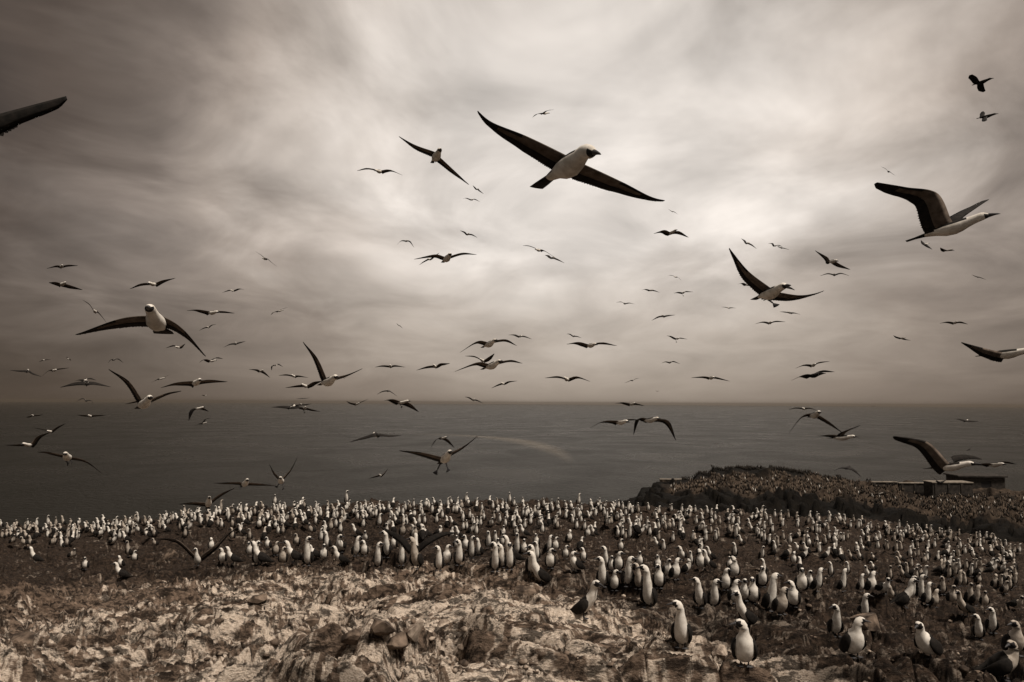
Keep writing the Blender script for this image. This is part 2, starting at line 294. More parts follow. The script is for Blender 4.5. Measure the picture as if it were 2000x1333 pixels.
def standing(stretch=1.0, incl=70, head=0.0, lean=0.0, wings=True, fluff=1.0, plump=1.0, black=False):
    """booby standing at the origin, facing -Y. incl: slope of the trunk, head: yaw of the head (deg, + = its left = +X)"""
    th = R(incl); ax = np.array([lean * .1, -math.cos(th), math.sin(th)]); ax = unit(ax)
    body, bill, feet = MB(), MB(), [MB(), MB()]
    S = np.array([1.0, 0, 0])
    hip = np.array([0, .02, .168])
    wh = BK if black else WH
    tail = [(-.285, .022, .007), (-.235, .036, .012), (-.175, .045, .028)]
    trunk = [(-.11, .070, .062), (-.045, .094, .092), (.03, .102, .100), (.10, .094, .094), (.16, .076, .080)]
    rings = []
    for a, wd, hh in tail + trunk:
        q = hip + ax * a
        if q[2] < .035: q[2] = .035 + .2 * max(q[2], -.05)
        rings.append([q, ax, S, wd * (plump if a > -.12 else 1), hh * (plump if a > -.12 else 1)])
    # neck rises from the chest towards vertical
    c0 = hip + ax * .16; d0 = ax; nv = unit(np.array([lean * .25, -.12, 1.0]))
    L = .20 * stretch; q = c0.copy()
    for k, (f, wd) in enumerate(((.25, .066), (.5, .054), (.75, .0475), (1.0, .045))):
        t = unit(d0 * (1 - f) ** 1.3 + nv * (1 - (1 - f) ** 1.3)); q = q + t * (L * .25)
        rings.append([q.copy(), t, S, wd * fluff, wd * 1.05 * fluff])
    hy = R(head); hf = np.array([math.sin(hy), -math.cos(hy), 0]); hs = np.array([math.cos(hy), math.sin(hy), 0])
    c = q
    HEAD = [(.016, .026, .0475, .050, (.35, 1)), (.034, .052, .0485, .050, (.8, .75)), (.060, .068, .043, .0415, (1, .25)), (.083, .070, .033, .032, (1, 0)), (.100, .066, .024, .025, (1, -.1))]
    for fo, up, wd, hh, tt in HEAD:
        rings.append([c + hf * fo + np.array([0, 0, up]), hf * tt[0] + np.array([0, 0, tt[1]]), hs, wd * fluff, hh * fluff])
    ntail, ntr = len(tail), len(trunk); nb = ntail + ntr
    nh = nb + 4
    def mf(i, sn, cs):
        if black: return BK
        if i < ntail: return DK if sn > -.2 else WH
        if i < nb - 1: return DK if sn > .38 else WH
        if i >= nh + 1: return MK if sn < (.62 if i > nh + 1 else .12) else WH
        return WH
    loft(body, rings, mf, 16)
    fb = c + hf * .100 + np.array([0, 0, .064])
    bill_mesh(bill, fb, hf + np.array([0, 0, -.10]), hs)
    if wings:                            # folded wings: flat teardrops lying along the flanks, tips crossed over the tail
        for sd in (-1, 1):
            dors = np.cross(ax, S)
            pts = [(.15, .080, .010, .012, .028), (.11, .104, .000, .021, .066), (.03, .118, -.002, .024, .090), (-.06, .110, .012, .022, .084), (-.15, .086, .034, .017, .060), (-.24, .052, .046, .011, .032), (-.335, .020, .046, .004, .009)]
            rr = []
            for a, lat, dz, tk, hh in pts:
                q = hip + ax * a + S * sd * lat * (1 + .5 * (plump - 1)) + dors * dz
                if q[2] < .05: q = q + np.array([0, .02, .05 - q[2]])
                rr.append((q, -ax, S, tk, hh))
            loft(body, rr, lambda i, a, b: BK if black else DK, 10)
    for k, sd in enumerate((-1, 1)):
        foot_mesh(feet[k], sd * .045, -.005, 0.0, .10, toe=(sd * .25, -.97))
    H = max(r[0][2] + .04 for r in rings)
    return body, bill, feet, H

def wing_loft(mb, LE, heading, chordw=1.0, n=14, up=(0, 0, 1), roots=0.19, finger=False, black=False, broad=False, cdv=None, blunt=False):
    P = catmull(LE, n); h = unit(heading)
    prof = [(0, roots * 1.05), (.2, roots * 1.02), (.45, roots * .86), (.65, roots * .60), (.82, roots * .33), (.93, roots * .17), (1, roots * .04)]
    if blunt: prof = prof[:4] + [(.82, roots * .48), (.93, roots * .36), (1, roots * .14)]
    if broad: prof = [(0, roots), (.5, roots * 1.1), (.8, roots * 1.0), (1, roots * .45)]
    k0 = len(mb.v)
    for k in range(n):
        s = k / (n - 1)
        ch = np.interp(s, [a for a, b in prof], [b for a, b in prof]) * chordw
        sp = unit(P[min(k + 1, n - 1)] - P[max(k - 1, 0)])
        cd = -h + np.array([0, 0, -.22]); cd = unit(cd - sp * np.dot(cd, sp) * (.25 + .45 * s))
        if cdv is not None: cd = unit(cdv - sp * np.dot(cdv, sp) * (.15 + .5 * s))
        if s > .8: cd = unit(cd + sp * (s - .8) * 2.2)
        nn = np.cross(cd, sp); nn = nn if nn[2] >= 0 else -nn; nn = unit(nn)
        t = .020 * (1 - .8 * s) * min(1, chordw)
        p = P[k]
        mb.v += [p, p + cd * ch * .22 + nn * t, p + cd * ch * .6 + nn * t * .8, p + cd * ch, p + cd * ch * .6 + nn * t * .15, p + cd * ch * .2 - nn * t * .5]
    for k in range(n - 1):
        for j in range(6):
            j2 = (j + 1) % 6
            if black: mi = BK
            elif j in (4, 5) and k < n * (.72 if j == 4 else .5): mi = UN
            else: mi = DK
            a = k0 + k * 6
            mb.face((a + j, a + j2, a + 6 + j2, a + 6 + j), mi)
    if n >= 24 and not black:            # flight feathers fanning out of the rear edge
        nf = 46
        for q in range(nf):
            s = .04 + .95 * q / (nf - 1); k = min(int(s * (n - 1)), n - 2); a = k0 + k * 6
            ch = np.interp(s, [a_ for a_, b_ in prof], [b_ for a_, b_ in prof]) * chordw
            te, le = mb.v[a + 3], mb.v[a]; sp = unit(mb.v[a + 6] - le); cd = unit(te - le)
            dr = unit(cd * (1 - .8 * max(0, s - .35)) + sp * (.25 + max(0, s - .25) * 2.6)); L_ = .40 * ch + .007
            st = le + cd * ch * .62 + np.array([0, 0, -.002 - .0006 * (q % 3)]); wv = unit(np.cross(np.cross(dr, sp), dr)) * (.018 if s < .6 else .011)
            i0 = len(mb.v)
            mb.v += [st - wv, st + wv, st + dr * L_ * .75 + wv * .9, st + dr * L_, st + dr * L_ * .75 - wv * .9]
            mb.face((i0, i0 + 1, i0 + 2, i0 + 3, i0 + 4), DK)
    mb.face([k0 + j for j in range(6)][::-1], DK); e = k0 + (n - 1) * 6; mb.face([e + j for j in range(6)], DK)

def flying_body(body, bill, h, side, headturn=None, black=False, n=14, fat=1.0, fan=1.0, h2=None, tl=1.0):
    """trunk, neck, head and tail along the heading h, centred at the origin"""
    h = unit(h); s = unit(np.asarray(side) - h * np.dot(side, h)); u = np.cross(s, h)
    if u[2] < 0: u = -u
    ST_ = [(-.36, .052 * fan, .005, -.004), (-.29, .050 * fan, .010, 0), (-.21, .044, .026, .004), (-.13, .062, .050, .002), (-.04, .086, .080, -.006), (.05, .092, .088, -.008), (.12, .080, .080, 0),
           (.18, .063, .065, .010), (.235, .054, .056, .018), (.275, .052, .054, .024), (.31, .050, .052, .027), (.335, .044, .044, .026), (.358, .033, .033, .021), (.375, .022, .023, .018)]
    ST_ = [((a + .13) * tl - .13 if a < -.13 else a, wd, hh, dz) for a, wd, hh, dz in ST_]
    rings = [(h * a + u * dz, h, s, wd * fat, hh * fat) for a, wd, hh, dz in ST_]
    hb = h
    if h2 is not None:                   # head turned aside on the neck
        h2 = unit(h2); piv = rings[7][0]; hb = h2
        for j in range(8, len(rings)):
            c, t, sd, a, b = rings[j]; f = min((j - 7) / 3, 1); q = unit(h * (1 - f) + h2 * f)
            rings[j] = (piv + q * (ST_[j][0] - .18) + u * ST_[j][3], q, unit(s - q * np.dot(s, q)) if abs(np.dot(s, q)) < .8 else unit(np.cross(q, u)), a, b)
    def mf(i, sn, cs):
        if black: return BK
        if i < 2: return DK
        if i < 3: return DK if sn > -.2 else WH
        if i < 7: return DK if sn > .45 else WH
        if i >= 11: return MK if sn < (.62 if i > 11 else .30) else WH
        return WH
    # dorsal direction in loft is cross(tangent, side): make it agree with u
    if np.dot(np.cross(h, s), u) < 0: rings = [(c, t, -sd, a, b) for c, t, sd, a, b in rings]
    loft(body, rings, mf, n)
    bill_mesh(bill, rings[-1][0] + hb * .001, hb + u * -.05, rings[-1][2])
# flying birds: outline points in photo pixels: wing tip, wrist, body centre, wrist, wing tip (left to right), + options
FLY = [
 # large ones
 dict(p=[(933,217),(1030,267),(1108,326),(1218,357),(1298,392)], sh=[(1106,304),(1143,322)], extraL=[(963,240)], extraR=[(1268,383)], head=(1140,303), tail=(1049,360), size=268, ds=1, n=48, cw=.98, h2=(.45,-.86,.03), tl=1.5, fan=1.25, fat=.92, big='largest', lab='largest booby in the sky, gliding to the right with pale belly and long straight wings'),
 dict(p=[(779,266.5),(812,284),(851.6,307),(890,336),(916,361)], sh=[(849,297),(860,308)], head=(857,297), tail=(842.7,318), n=24, cw=.95, fan=.8, lab='booby with wings spread in a straight diagonal line, left of the largest bird'),
 dict(p=[(1714,356.5),(1831,378),(1853,447),(1910,405),(1931,391)], sh=[(1858,430),(1882,425)], extraL=[(1770,366)], head=(1902,437), tail=(1776,469), size=180, dep=(-1,1), ds=0, n=40, cw=1.4, cwR=.72, cdL=(-.95,.3), cdR=(-1,-.05), blunt=1, tl=1.25, lab='large booby flying right in profile with raised wings and splayed wing tip feathers'),
 dict(p=[(1424.6,485),(1462,530),(1502,574),(1560,577),(1609.4,568.4)], sh=[(1506,563.6),(1520,571)], extraR=[(1590,574)], head=(1521,567), tail=(1467,587), feet=[(1511,591)], size=158, ds=1, n=30, cw=1.2, lab='booby with one wing steeply raised and one foot dangling, turned to the right'),
 dict(p=[(147,654),(234,623),(306,630),(356,642),(401,696)], sh=[(294,617),(317,618)], head=(300.6,609), tail=(325,650), ds=1, n=34, cw=1.05, fan=2.0, fat=.84, lab='large booby flying head on with dark masked face and one drooping wing, on the left'),
 dict(p=[(592,668),(620,700),(640,746),(682,731),(707.7,720.5)], sh=[(638,739),(650,739)], head=(653,739.5), tail=(623,751), ds=1, n=26, lab='booby above the horizon with left wing pointing straight up and right wing level'),
 dict(p=[(212,721),(252,745),(281,789),(327,768),(354,764)], sh=[(277,780),(291,782)], head=(291,782), tail=(270,798), ds=1, n=26, lab='booby crossing the horizon line on the left with wings in a wide V'),
 dict(p=[(779.6,880),(824,884),(869,896),(908,870.5),(933.5,851.6)], sh=[(863,893),(874,888)], head=(878,890), tail=(858,908), feet=[(855.5,916),(875,913)], ds=1, n=26, lab='booby coming in to land over the sea with both webbed feet hanging down'),
 dict(p=[(1237.4,850.5),(1250,819),(1269,821),(1307,823.5),(1320.5,860.4)], sh=[(1264,818),(1281,819)], head=(1284,818), tail=(1254,822), size=72, dep=(1,-1), ds=1, n=24, cw=1.15, cwR=1.35, lab='booby over the sea with both wings bent sharply down, right wing broad and dark'),
 dict(p=[(1540.4,846.6),(1566,815),(1590,811.5),(1619,823.5),(1646,846)], sh=[(1583,808),(1597,810)], head=(1598,807), tail=(1580,815), ds=1, n=24, lab='booby over the sea with wings drooping in an inverted V and white head'),
 dict(p=[(1746.5,852),(1817,867),(1852,912),(1895,897),(1916.6,898.5)], sh=[(1853,904),(1867,903)], extraL=[(1785,857)], head=(1878,908), tail=(1808,921), size=118, dep=(-1,1), ds=0, n=34, cw=1.25, cwR=.55, cdL=(-.75,.65), cdR=(-.4,-.9), blunt=1, lab='large booby in profile above the dark shed with its near wing swept up and back'),
 dict(p=[(1877,668.4),(1925,681),(1960,692),(1995,684),(2025,672)], sh=[(1955,688),(1965,688)], head=(1992,690), tail=(1917.5,697.5), size=130, dep=(-1,1), ds=0, n=30, cw=.8, cdL=(-.5,.85), lab='booby cut off by the right edge of the picture, flying right'),
 dict(p=[(-330,330),(-225,268),(-98,264),(12,219),(129,188)], sh=[(-125,256),(-70,242)], head=(-165,285), tail=(-70,262), n=40, size=275, ds=1, cw=1.12, cdR=(-.35,.94), blunt=1, lab='dark wing of a very near booby reaching in at the left edge'),
 dict(p=[(898.4,689),(932,667.4),(954.5,673),(989,663.5),(1009.4,675.5)], sh=[(948,667.5),(964,666)], head=(963.5,666), tail=(939,677.5), ds=1, n=20, lab='booby with arched wings, upper of the stacked pair near the middle of the sky'),
 dict(p=[(888.5,726),(932,708.5),(959,715),(998,703.4),(1020.5,710)], sh=[(950,710),(970,709)], head=(972.5,710), tail=(939,722.5), ds=1, n=20, lab='booby with pale head and arched wings, lower of the stacked pair near the middle'),
 dict(p=[(808.7,506.7),(848,497.5),(872,506),(904,494),(931,497.5)], sh=[(866,501),(878,501)], head=(877,502), tail=(863,515), ds=1, n=20, lab='booby seen from below with wings bowed, second bird tucked behind its left wing'),
 dict(p=[(1595,852.6),(1622,849.6),(1643,855.5),(1656,843),(1682,831)], sh=[(1640,851),(1648,851)], head=(1661,854.5), tail=(1626,858), size=72, dep=(1,-1), ds=0, n=18, lab='booby in profile over the sea just below the inverted V bird'),
 dict(p=[(526.4,907.5),(535,922),(549,940),(569,915),(580.5,894)], sh=[(546,934),(553,933)], head=(548.5,936), tail=(551,944), feet=[(543,948),(554,951)], ds=1, n=20, size=78, lab='booby landing with wings raised in a steep V above the crowded ridge'),
 dict(p=[(418,944),(462,941.7),(478,945),(506,944.6),(539,948.7)], sh=[(472,943),(485,943)], head=(481.5,942), tail=(472,951), feet=[(472,951)], ds=1, n=20, lab='booby with flat outstretched wings skimming just above the ridge birds'),
 dict(p=[(72.5,883),(92,882.7),(132,893),(168,900.6),(198.5,924.7)], sh=[(124,889),(141,893)], head=(130,890), tail=(138,898), feet=[(132,903),(142,901)], ds=1, n=20, lab='booby with bright white head and feet down, low over the dark sea at left'),
 dict(p=[(349,985),(378,981),(407,984),(430,965),(459,953)], sh=[(402,982),(411,979)], head=(408,977), tail=(405,995), size=80, feet=[(405,997)], n=16, lab='booby touching down on the left ridge with both wings held out'),
 # smaller ones
 dict(p=[(91,525),(109,519),(120,521),(134,517.5),(152,519)]), dict(p=[(96,552),(108,551),(121,555.5),(136,557),(161,566)]),
 dict(p=[(253.5,564.5),(274,554.5),(299.5,555),(318,547.5),(342.5,543.5)]), dict(p=[(161,586),(174,594),(186,609),(198,617),(208,631)]),
 dict(p=[(324,680),(338,674.5),(348,678.5),(355,675),(362,671.5)]), dict(p=[(75,707.5),(80,705),(86,703.5),(92,702.5),(99,702.5)]),
 dict(p=[(130,697),(131,701),(134,702),(136,701),(138,706)], size=16), dict(p=[(211,710),(217,703),(222,703),(232,701),(241,709)]),
 dict(p=[(20,723.5),(44,723.5),(53.5,725),(65,729),(81,736)]), dict(p=[(83,734.5),(94.5,725),(105,723.5),(117.6,720),(134.5,719)]),
 dict(p=[(117.6,756.7),(145,747.5),(168.7,748),(187,747),(216,756)]), dict(p=[(145,745),(155.5,741.5),(165,742.5),(176.5,738.5),(188,743)]),
 dict(p=[(149,785),(160.7,778),(168,783),(178.6,783),(182.8,794.5)]), dict(p=[(243,790),(259,785.5),(273,784),(284,778),(299,776)]),
 dict(p=[(295,747.6),(305,743.5),(314,740),(322,736.5),(332,732)]), dict(p=[(314,757.7),(344.5,747.6),(382,748),(410,742),(444,745.8)]),
 dict(p=[(51.5,815.5),(58,813),(64,812),(74,811),(84,810)]), dict(p=[(151,811),(163,811),(176,813),(192,811),(208,811)]),
 dict(p=[(63,835.5),(80,838),(97.7,843),(112,834),(129,827)]), dict(p=[(8.4,869.7),(31.5,868.4),(55.7,869),(72.5,853),(96.6,845)]),
 dict(p=[(368.7,823),(378,804),(386.5,798),(397,797),(408,804)]), dict(p=[(381,833),(389,828),(398,827),(404,818),(411.5,817)]),
 dict(p=[(393.5,772),(398,772),(401,773),(404,772),(407,771)]), dict(p=[(499,491.6),(509,498),(518,506),(530,513),(541,521)]),
 dict(p=[(434,572),(446,567),(455,568),(466,564),(476,566)]), dict(p=[(365,607),(386,605),(413,611),(436,608),(458,612)]),
 dict(p=[(529,616),(536,610),(545.6,608),(554,603),(562,600.6)]), dict(p=[(389,646),(397,641),(406,639.6),(413,635),(422.6,634)]),
 dict(p=[(437,678.6),(449,672),(460,671.6),(468,668.4),(479,667)]), dict(p=[(389,709),(401,702),(413,705.6),(424.4,698.4),(435.4,701)]),
 dict(p=[(530.5,724),(533,715),(537.7,713.8),(544.4,711),(553,717)]), dict(p=[(486,721.7),(501.6,721.7),(509,725),(517.4,727.3),(527.5,738)]),
 dict(p=[(544.4,733.6),(559,731.4),(574,735),(585,734),(602,738)]), dict(p=[(557,757.7),(582.7,752.5),(597.3,754.3),(612,746.4),(630,744)]),
 dict(p=[(669,737),(671,738),(673,739),(675,738),(678,737)]), dict(p=[(578,778),(584,778.5),(590.6,778.5),(598,778),(605,777)]),
 dict(p=[(569,789.7),(579,791),(588,790.8),(598,790),(608.6,788.8)]), dict(p=[(531,796),(549,793),(568.7,795.3),(580,795),(592,797)]),
 dict(p=[(576,793),(586,794.5),(595,798),(610,800),(625.5,804.5)], feet=[(594,804)]), dict(p=[(677,784),(686,787),(697,789.7),(706,785),(719,780)]),
 dict(p=[(736,771),(746,764.5),(757,763.8),(766,766.7),(777,775.7)]), dict(p=[(751,782.6),(767,780),(783.5,786),(800,787),(818,804.5)], feet=[(784,793)]),
 dict(p=[(825,812),(826,814),(828,815),(829,814),(831,814)], size=9), dict(p=[(683,863.6),(713,852.5),(735,849.5),(758,849.5),(783.5,851)]),
 dict(p=[(842,874.4),(852.5,860),(864.5,856),(876.5,860),(887.6,875)]), dict(p=[(720.5,935),(731,931),(743,929),(751,923),(758,915.5)]),
 dict(p=[(697,334),(716,328.5),(742,335),(761,332),(785.6,342.7)]), dict(p=[(923.6,362.5),(928,366),(932.5,370),(938,373),(944.7,379)]),
 dict(p=[(904.4,388.6),(911,387),(921.6,390.6),(928,389),(937.4,394.5)]), dict(p=[(898.8,450.6),(907.7,453),(914,458),(922.6,458),(932.5,464.5)]),
 dict(p=[(775,479),(784,470.4),(794,471),(802,472),(808.7,484)]), dict(p=[(818.6,518),(827,511),(838.4,506.7),(848,500),(858,494)]),
 dict(p=[(1021,480),(1033,480.3),(1053,489),(1066,492),(1084,503.5)]), dict(p=[(1064.5,498.5),(1072,499),(1079,504),(1090,506.5),(1102.4,514)]),
 dict(p=[(1039.7,230),(1051,223),(1063,222),(1071,216),(1082,214.6)]), dict(p=[(1305,409),(1309,411),(1313.7,413.7),(1318,414.5),(1323.6,419)]),
 dict(p=[(1277,456.6),(1297,449.6),(1311,455),(1327,452),(1345,464)], head=(1318,453), tail=(1301,460), ds=1), dict(p=[(1305,538),(1312,538),(1319.6,541.4),(1325,543),(1331,548.6)]),
 dict(p=[(774.5,631.4),(777,634),(780.5,636.5),(784,639),(787,642)]), dict(p=[(993.5,654.5),(1005.5,653.6),(1015.4,657.5),(1025,656.6),(1038.5,662.6)]),
 dict(p=[(908,695.6),(926,695.6),(943,704.6),(951.5,699.5),(965,691)]), dict(p=[(732.5,717.5),(746,714),(762.5,715.8),(773,713.6),(791.6,717.5)]),
 dict(p=[(813,723.5),(833,716),(849.5,716),(860,710),(878,710)]), dict(p=[(959.6,758.6),(971,752),(983,749.6),(993.5,745),(1010,744.5)]),
 dict(p=[(908,775.4),(917,776.5),(925.4,781.4),(933.5,782),(944,788.6)]), dict(p=[(1064,738.6),(1088,735),(1107.5,741),(1127,735.6),(1152.5,745.5)]),
 dict(p=[(1106.6,652.5),(1113.5,652.5),(1121,657),(1128,657),(1136,660.6)]), dict(p=[(1107.5,672.6),(1130,668.4),(1152.5,675),(1178,669),(1205,675.6)]),
 dict(p=[(1203.5,591),(1212.5,589.5),(1220,593.4),(1229,591.6),(1239.5,594.6)]), dict(p=[(1253,567),(1262,565),(1271,567.6),(1279,567.5),(1288.4,571.5)]),
 dict(p=[(1316,573),(1325,570.6),(1334,572.4),(1340,569),(1353.5,570.6)], feet=[(1334,577)]), dict(p=[(1272.5,626.4),(1284.5,618.6),(1295,618),(1305.5,615.6),(1319,615.6)]),
 dict(p=[(1409,600),(1416,600),(1422.5,601.8),(1430,601),(1437.5,602.4)]), dict(p=[(1302.5,656),(1311.5,657),(1322,662),(1329.5,660),(1343,663)], feet=[(1321,667)]),
 dict(p=[(1291.4,710),(1299.5,706.5),(1308.5,708.3),(1316,705.6),(1328,711)]), dict(p=[(1219,749),(1227,745.5),(1235,743.4),(1242,740),(1249,738.6)]),
 dict(p=[(1350.5,738),(1373,735.6),(1388,738.5),(1400,737),(1425.5,745)]), dict(p=[(1280,762.5),(1282,764),(1284,765),(1286,764),(1288,765.5)]),
 dict(p=[(1202,788.4),(1217,786),(1233,790),(1244,788.4),(1259,793)]), dict(p=[(1153.4,835.5),(1181,823),(1211,825),(1232,819),(1250,820.5)]),
 dict(p=[(1064,848),(1066,849),(1068.5,850),(1071,849),(1074,850)]), dict(p=[(1391,868),(1395,867),(1398.5,867.5),(1402,866.5),(1406,867)]),
 dict(p=[(1448,466.5),(1455.5,470),(1460,475.5),(1469,478),(1477.4,486)]), dict(p=[(1500.5,476),(1509.5,475.5),(1514,480.6),(1521.5,479),(1529,482.4)]),
 dict(p=[(1518.5,481.5),(1522,482),(1526,484.5),(1533,485),(1541.6,488.4)]), dict(p=[(1592,489.6),(1616,502.5),(1625,511),(1640,516),(1660.4,526.5)], head=(1631,512), tail=(1615,511), ds=1, size=62),
 dict(p=[(1601.6,539.4),(1616,534),(1629.5,537),(1643,533.4),(1658.6,539)]), dict(p=[(1898,537),(1904,539),(1910,541.5),(1918,543),(1925.6,546.6)]),
 dict(p=[(1440.5,555.6),(1452.5,553),(1460,557),(1470,554),(1480,557)]), dict(p=[(1523,558.6),(1528,558.6),(1532,561),(1542.5,560.4),(1553,567)]),
 dict(p=[(1523,609),(1533.5,609),(1542.5,611.3),(1552,611),(1563.5,615)]), dict(p=[(1475,633),(1490,628.5),(1503.5,631),(1517,627),(1534,629)]),
 dict(p=[(1835.6,632),(1850,628.5),(1864.4,631),(1877,628.5),(1890.5,633.6)]), dict(p=[(1745,655.5),(1753,658.5),(1761.5,661),(1770,663),(1779.5,665.4)]),
 dict(p=[(1799,469.5),(1803,473),(1807.4,477),(1814,481),(1821,487.5)]), dict(p=[(1836.5,484),(1844,487),(1850,489.6),(1857,488.5),(1865,490)], head=(1856,489), tail=(1841,491), size=26, ds=1),
 dict(p=[(1721,325.8),(1729,329.5),(1735.5,335.7),(1742,339),(1749,343.7)], black=1), 
 dict(p=[(1899,145.6),(1908,151),(1917,161),(1922,169),(1925,178)], head=(1931,160.5), tail=(1903,165), size=52, ds=1, black=1, cw=1.25, broad=1, lab='black seabird with broad wings, upper of the two at the top right'),
 dict(p=[(1920.8,217.5),(1924,221),(1926,228),(1928,232),(1928,235.4)], head=(1938,227.7), tail=(1914,229.5), size=46, ds=0, dep=(1,-1), black=1, cw=1.1, broad=1, lab='black seabird with short broad wings, lower of the two at the top right'),
 dict(p=[(1553.6,720),(1571,712.5),(1587.5,714),(1601,707.4),(1620.5,706)]), dict(p=[(1546,743.4),(1572.5,732),(1588,734),(1607,723.6),(1630.4,726.6)], head=(1604,731), tail=(1572,737), ds=1, size=62, black=1),
 dict(p=[(1541,800.4),(1553,796.5),(1569.5,798.5),(1581.5,797),(1596.5,802.5)]), dict(p=[(1863.5,819),(1874,818.5),(1886,822),(1898,822),(1911.5,824)]),
 dict(p=[(1886,912),(1916,906),(1940,908),(1964,901.5),(1986.5,907.5)], head=(1956,907), tail=(1925,909), ds=1, size=72), dict(p=[(1887.5,882),(1890,880),(1892,879),(1896,875),(1899.5,872)], black=1),
 dict(p=[(1628,920.4),(1643,913),(1655,914),(1668.5,916.5),(1682,931.5)], black=1), dict(p=[(1700,791.5),(1702,793),(1704,793.5),(1706,792.5),(1708,793)]),
 dict(p=[(1815,928),(1824,934),(1833,942),(1840,940),(1848,938)], black=1), dict(p=[(1700,968),(1708,966),(1717,965),(1726,965),(1735,969)], size=24, head=(1722,963), tail=(1709,967), ds=1),
]
# ------------------------------------------------------------------ lie of the land, read from where the standing birds' feet are
_A = np.array([(s[0], s[1], s[2]) for s in ST]); _px, _yh, _yf = _A.T
_hh = (_yf - _yh) * np.array([1.0 if s[3] in ('F', 'FL', 'FR', 'B') else 1.15 for s in ST])
_u = (_px - 1000) / 1000; _v = (_yf - 1100) / 200
_M = np.stack([np.ones_like(_u), _u, _v, _u * _u, _u * _v, _v * _v], 1); _w = np.ones(len(_hh))
for _k in range(20):
    _c = np.linalg.lstsq(_M * _w[:, None], _hh * _w, rcond=None)[0]
    _w = 1 / (1 + ((_hh - _M @ _c) / (_M @ _c) / .25) ** 2) / np.sqrt(np.maximum(_M @ _c, 8))
_lr = np.clip(np.log(_hh) - np.log(np.maximum(_M @ _c, 8)), -.7, .9)
def birdsize(x, y):
    x = np.clip(np.atleast_1d(np.asarray(x, float)), 0, 2000); y = np.clip(np.atleast_1d(np.asarray(y, float)), 985, 1333)
    u = (x - 1000) / 1000; v = (y - 1100) / 200
    b = np.log(np.maximum(_c[0] + _c[1] * u + _c[2] * v + _c[3] * u * u + _c[4] * u * v + _c[5] * v * v, 9))
    W = np.exp(-.5 * ((x[:, None] - _px) / 160) ** 2 - .5 * ((y[:, None] - _yf) / 26) ** 2)
    return np.maximum(np.exp(b + (W * _lr).sum(1) / (W.sum(1) + .7)), 14.0)
BH = .64
_az = np.radians(np.arange(-62, 62.1, 1.0)); NR = 700; _rg = np.linspace(0, 70, NR)
_Z = np.zeros((len(_az), NR)); _Re = np.zeros(len(_az))
SKYX = [0, 150, 300, 400, 500, 700, 900, 1100, 1250, 1400, 1600, 1700, 1850, 2000]
SKYY = [1033, 1032, 1022, 1004, 995, 990, 988, 990, 995, 1003, 1013, 1024, 1044, 1064]
for i, a in enumerate(_az):
    ac = np.clip(a, -R(36.6), R(36.6))
    ys = np.linspace(985, 1333, 140)
    xs = np.full(ys.shape, 1000 + F * math.tan(ac))
    for _k in range(4):                      # pixel column that holds this azimuth
        d = ray(xs, ys); xs = xs + F * (math.tan(ac) - d[:, 0] / d[:, 1]) * d[:, 1]
    dep = F * BH / birdsize(xs, ys)
    p = ray(xs, ys) * dep[:, None]
    r = np.hypot(p[:, 0], p[:, 1]); z = p[:, 2]
    sky = np.interp(np.clip(xs[0], 0, 2000), SKYX, SKYY)
    ke = np.argmin(np.abs(ys - sky)); _Re[i] = r[ke]
    o = np.argsort(r); r, z = r[o], z[o]
    rr = np.concatenate([[0.0], r]); zz = np.concatenate([[-1.7], z])
    _Z[i] = np.interp(_rg, rr, zz)
# smooth the table a little
for _k in range(3):
    _Z[1:-1] = .25 * _Z[:-2] + .5 * _Z[1:-1] + .25 * _Z[2:]; _Re[1:-1] = .25 * _Re[:-2] + .5 * _Re[1:-1] + .25 * _Re[2:]
ker = np.ones(9) / 9
_Z = np.apply_along_axis(lambda q: np.convolve(np.pad(q, 4, mode='edge'), ker, 'valid'), 1, _Z)
def macro(x, y):
    a = np.arctan2(x, y); r = np.hypot(x, y)
    fa = np.clip((np.degrees(a) + 62), 0, len(_az) - 1.001); ia = fa.astype(int); fa = fa - ia
    fr = np.clip(r / 70 * (NR - 1), 0, NR - 1.001); ir = fr.astype(int); fr = fr - ir
    z = (_Z[ia, ir] * (1 - fr) + _Z[ia, ir + 1] * fr) * (1 - fa) + (_Z[ia + 1, ir] * (1 - fr) + _Z[ia + 1, ir + 1] * fr) * fa
    re = _Re[ia] * (1 - fa) + _Re[ia + 1] * fa
    t = np.maximum(r - re, 0)
    return z - np.where(t < 3, t * t * .2, 1.8 + (t - 3) * 1.25), r / re
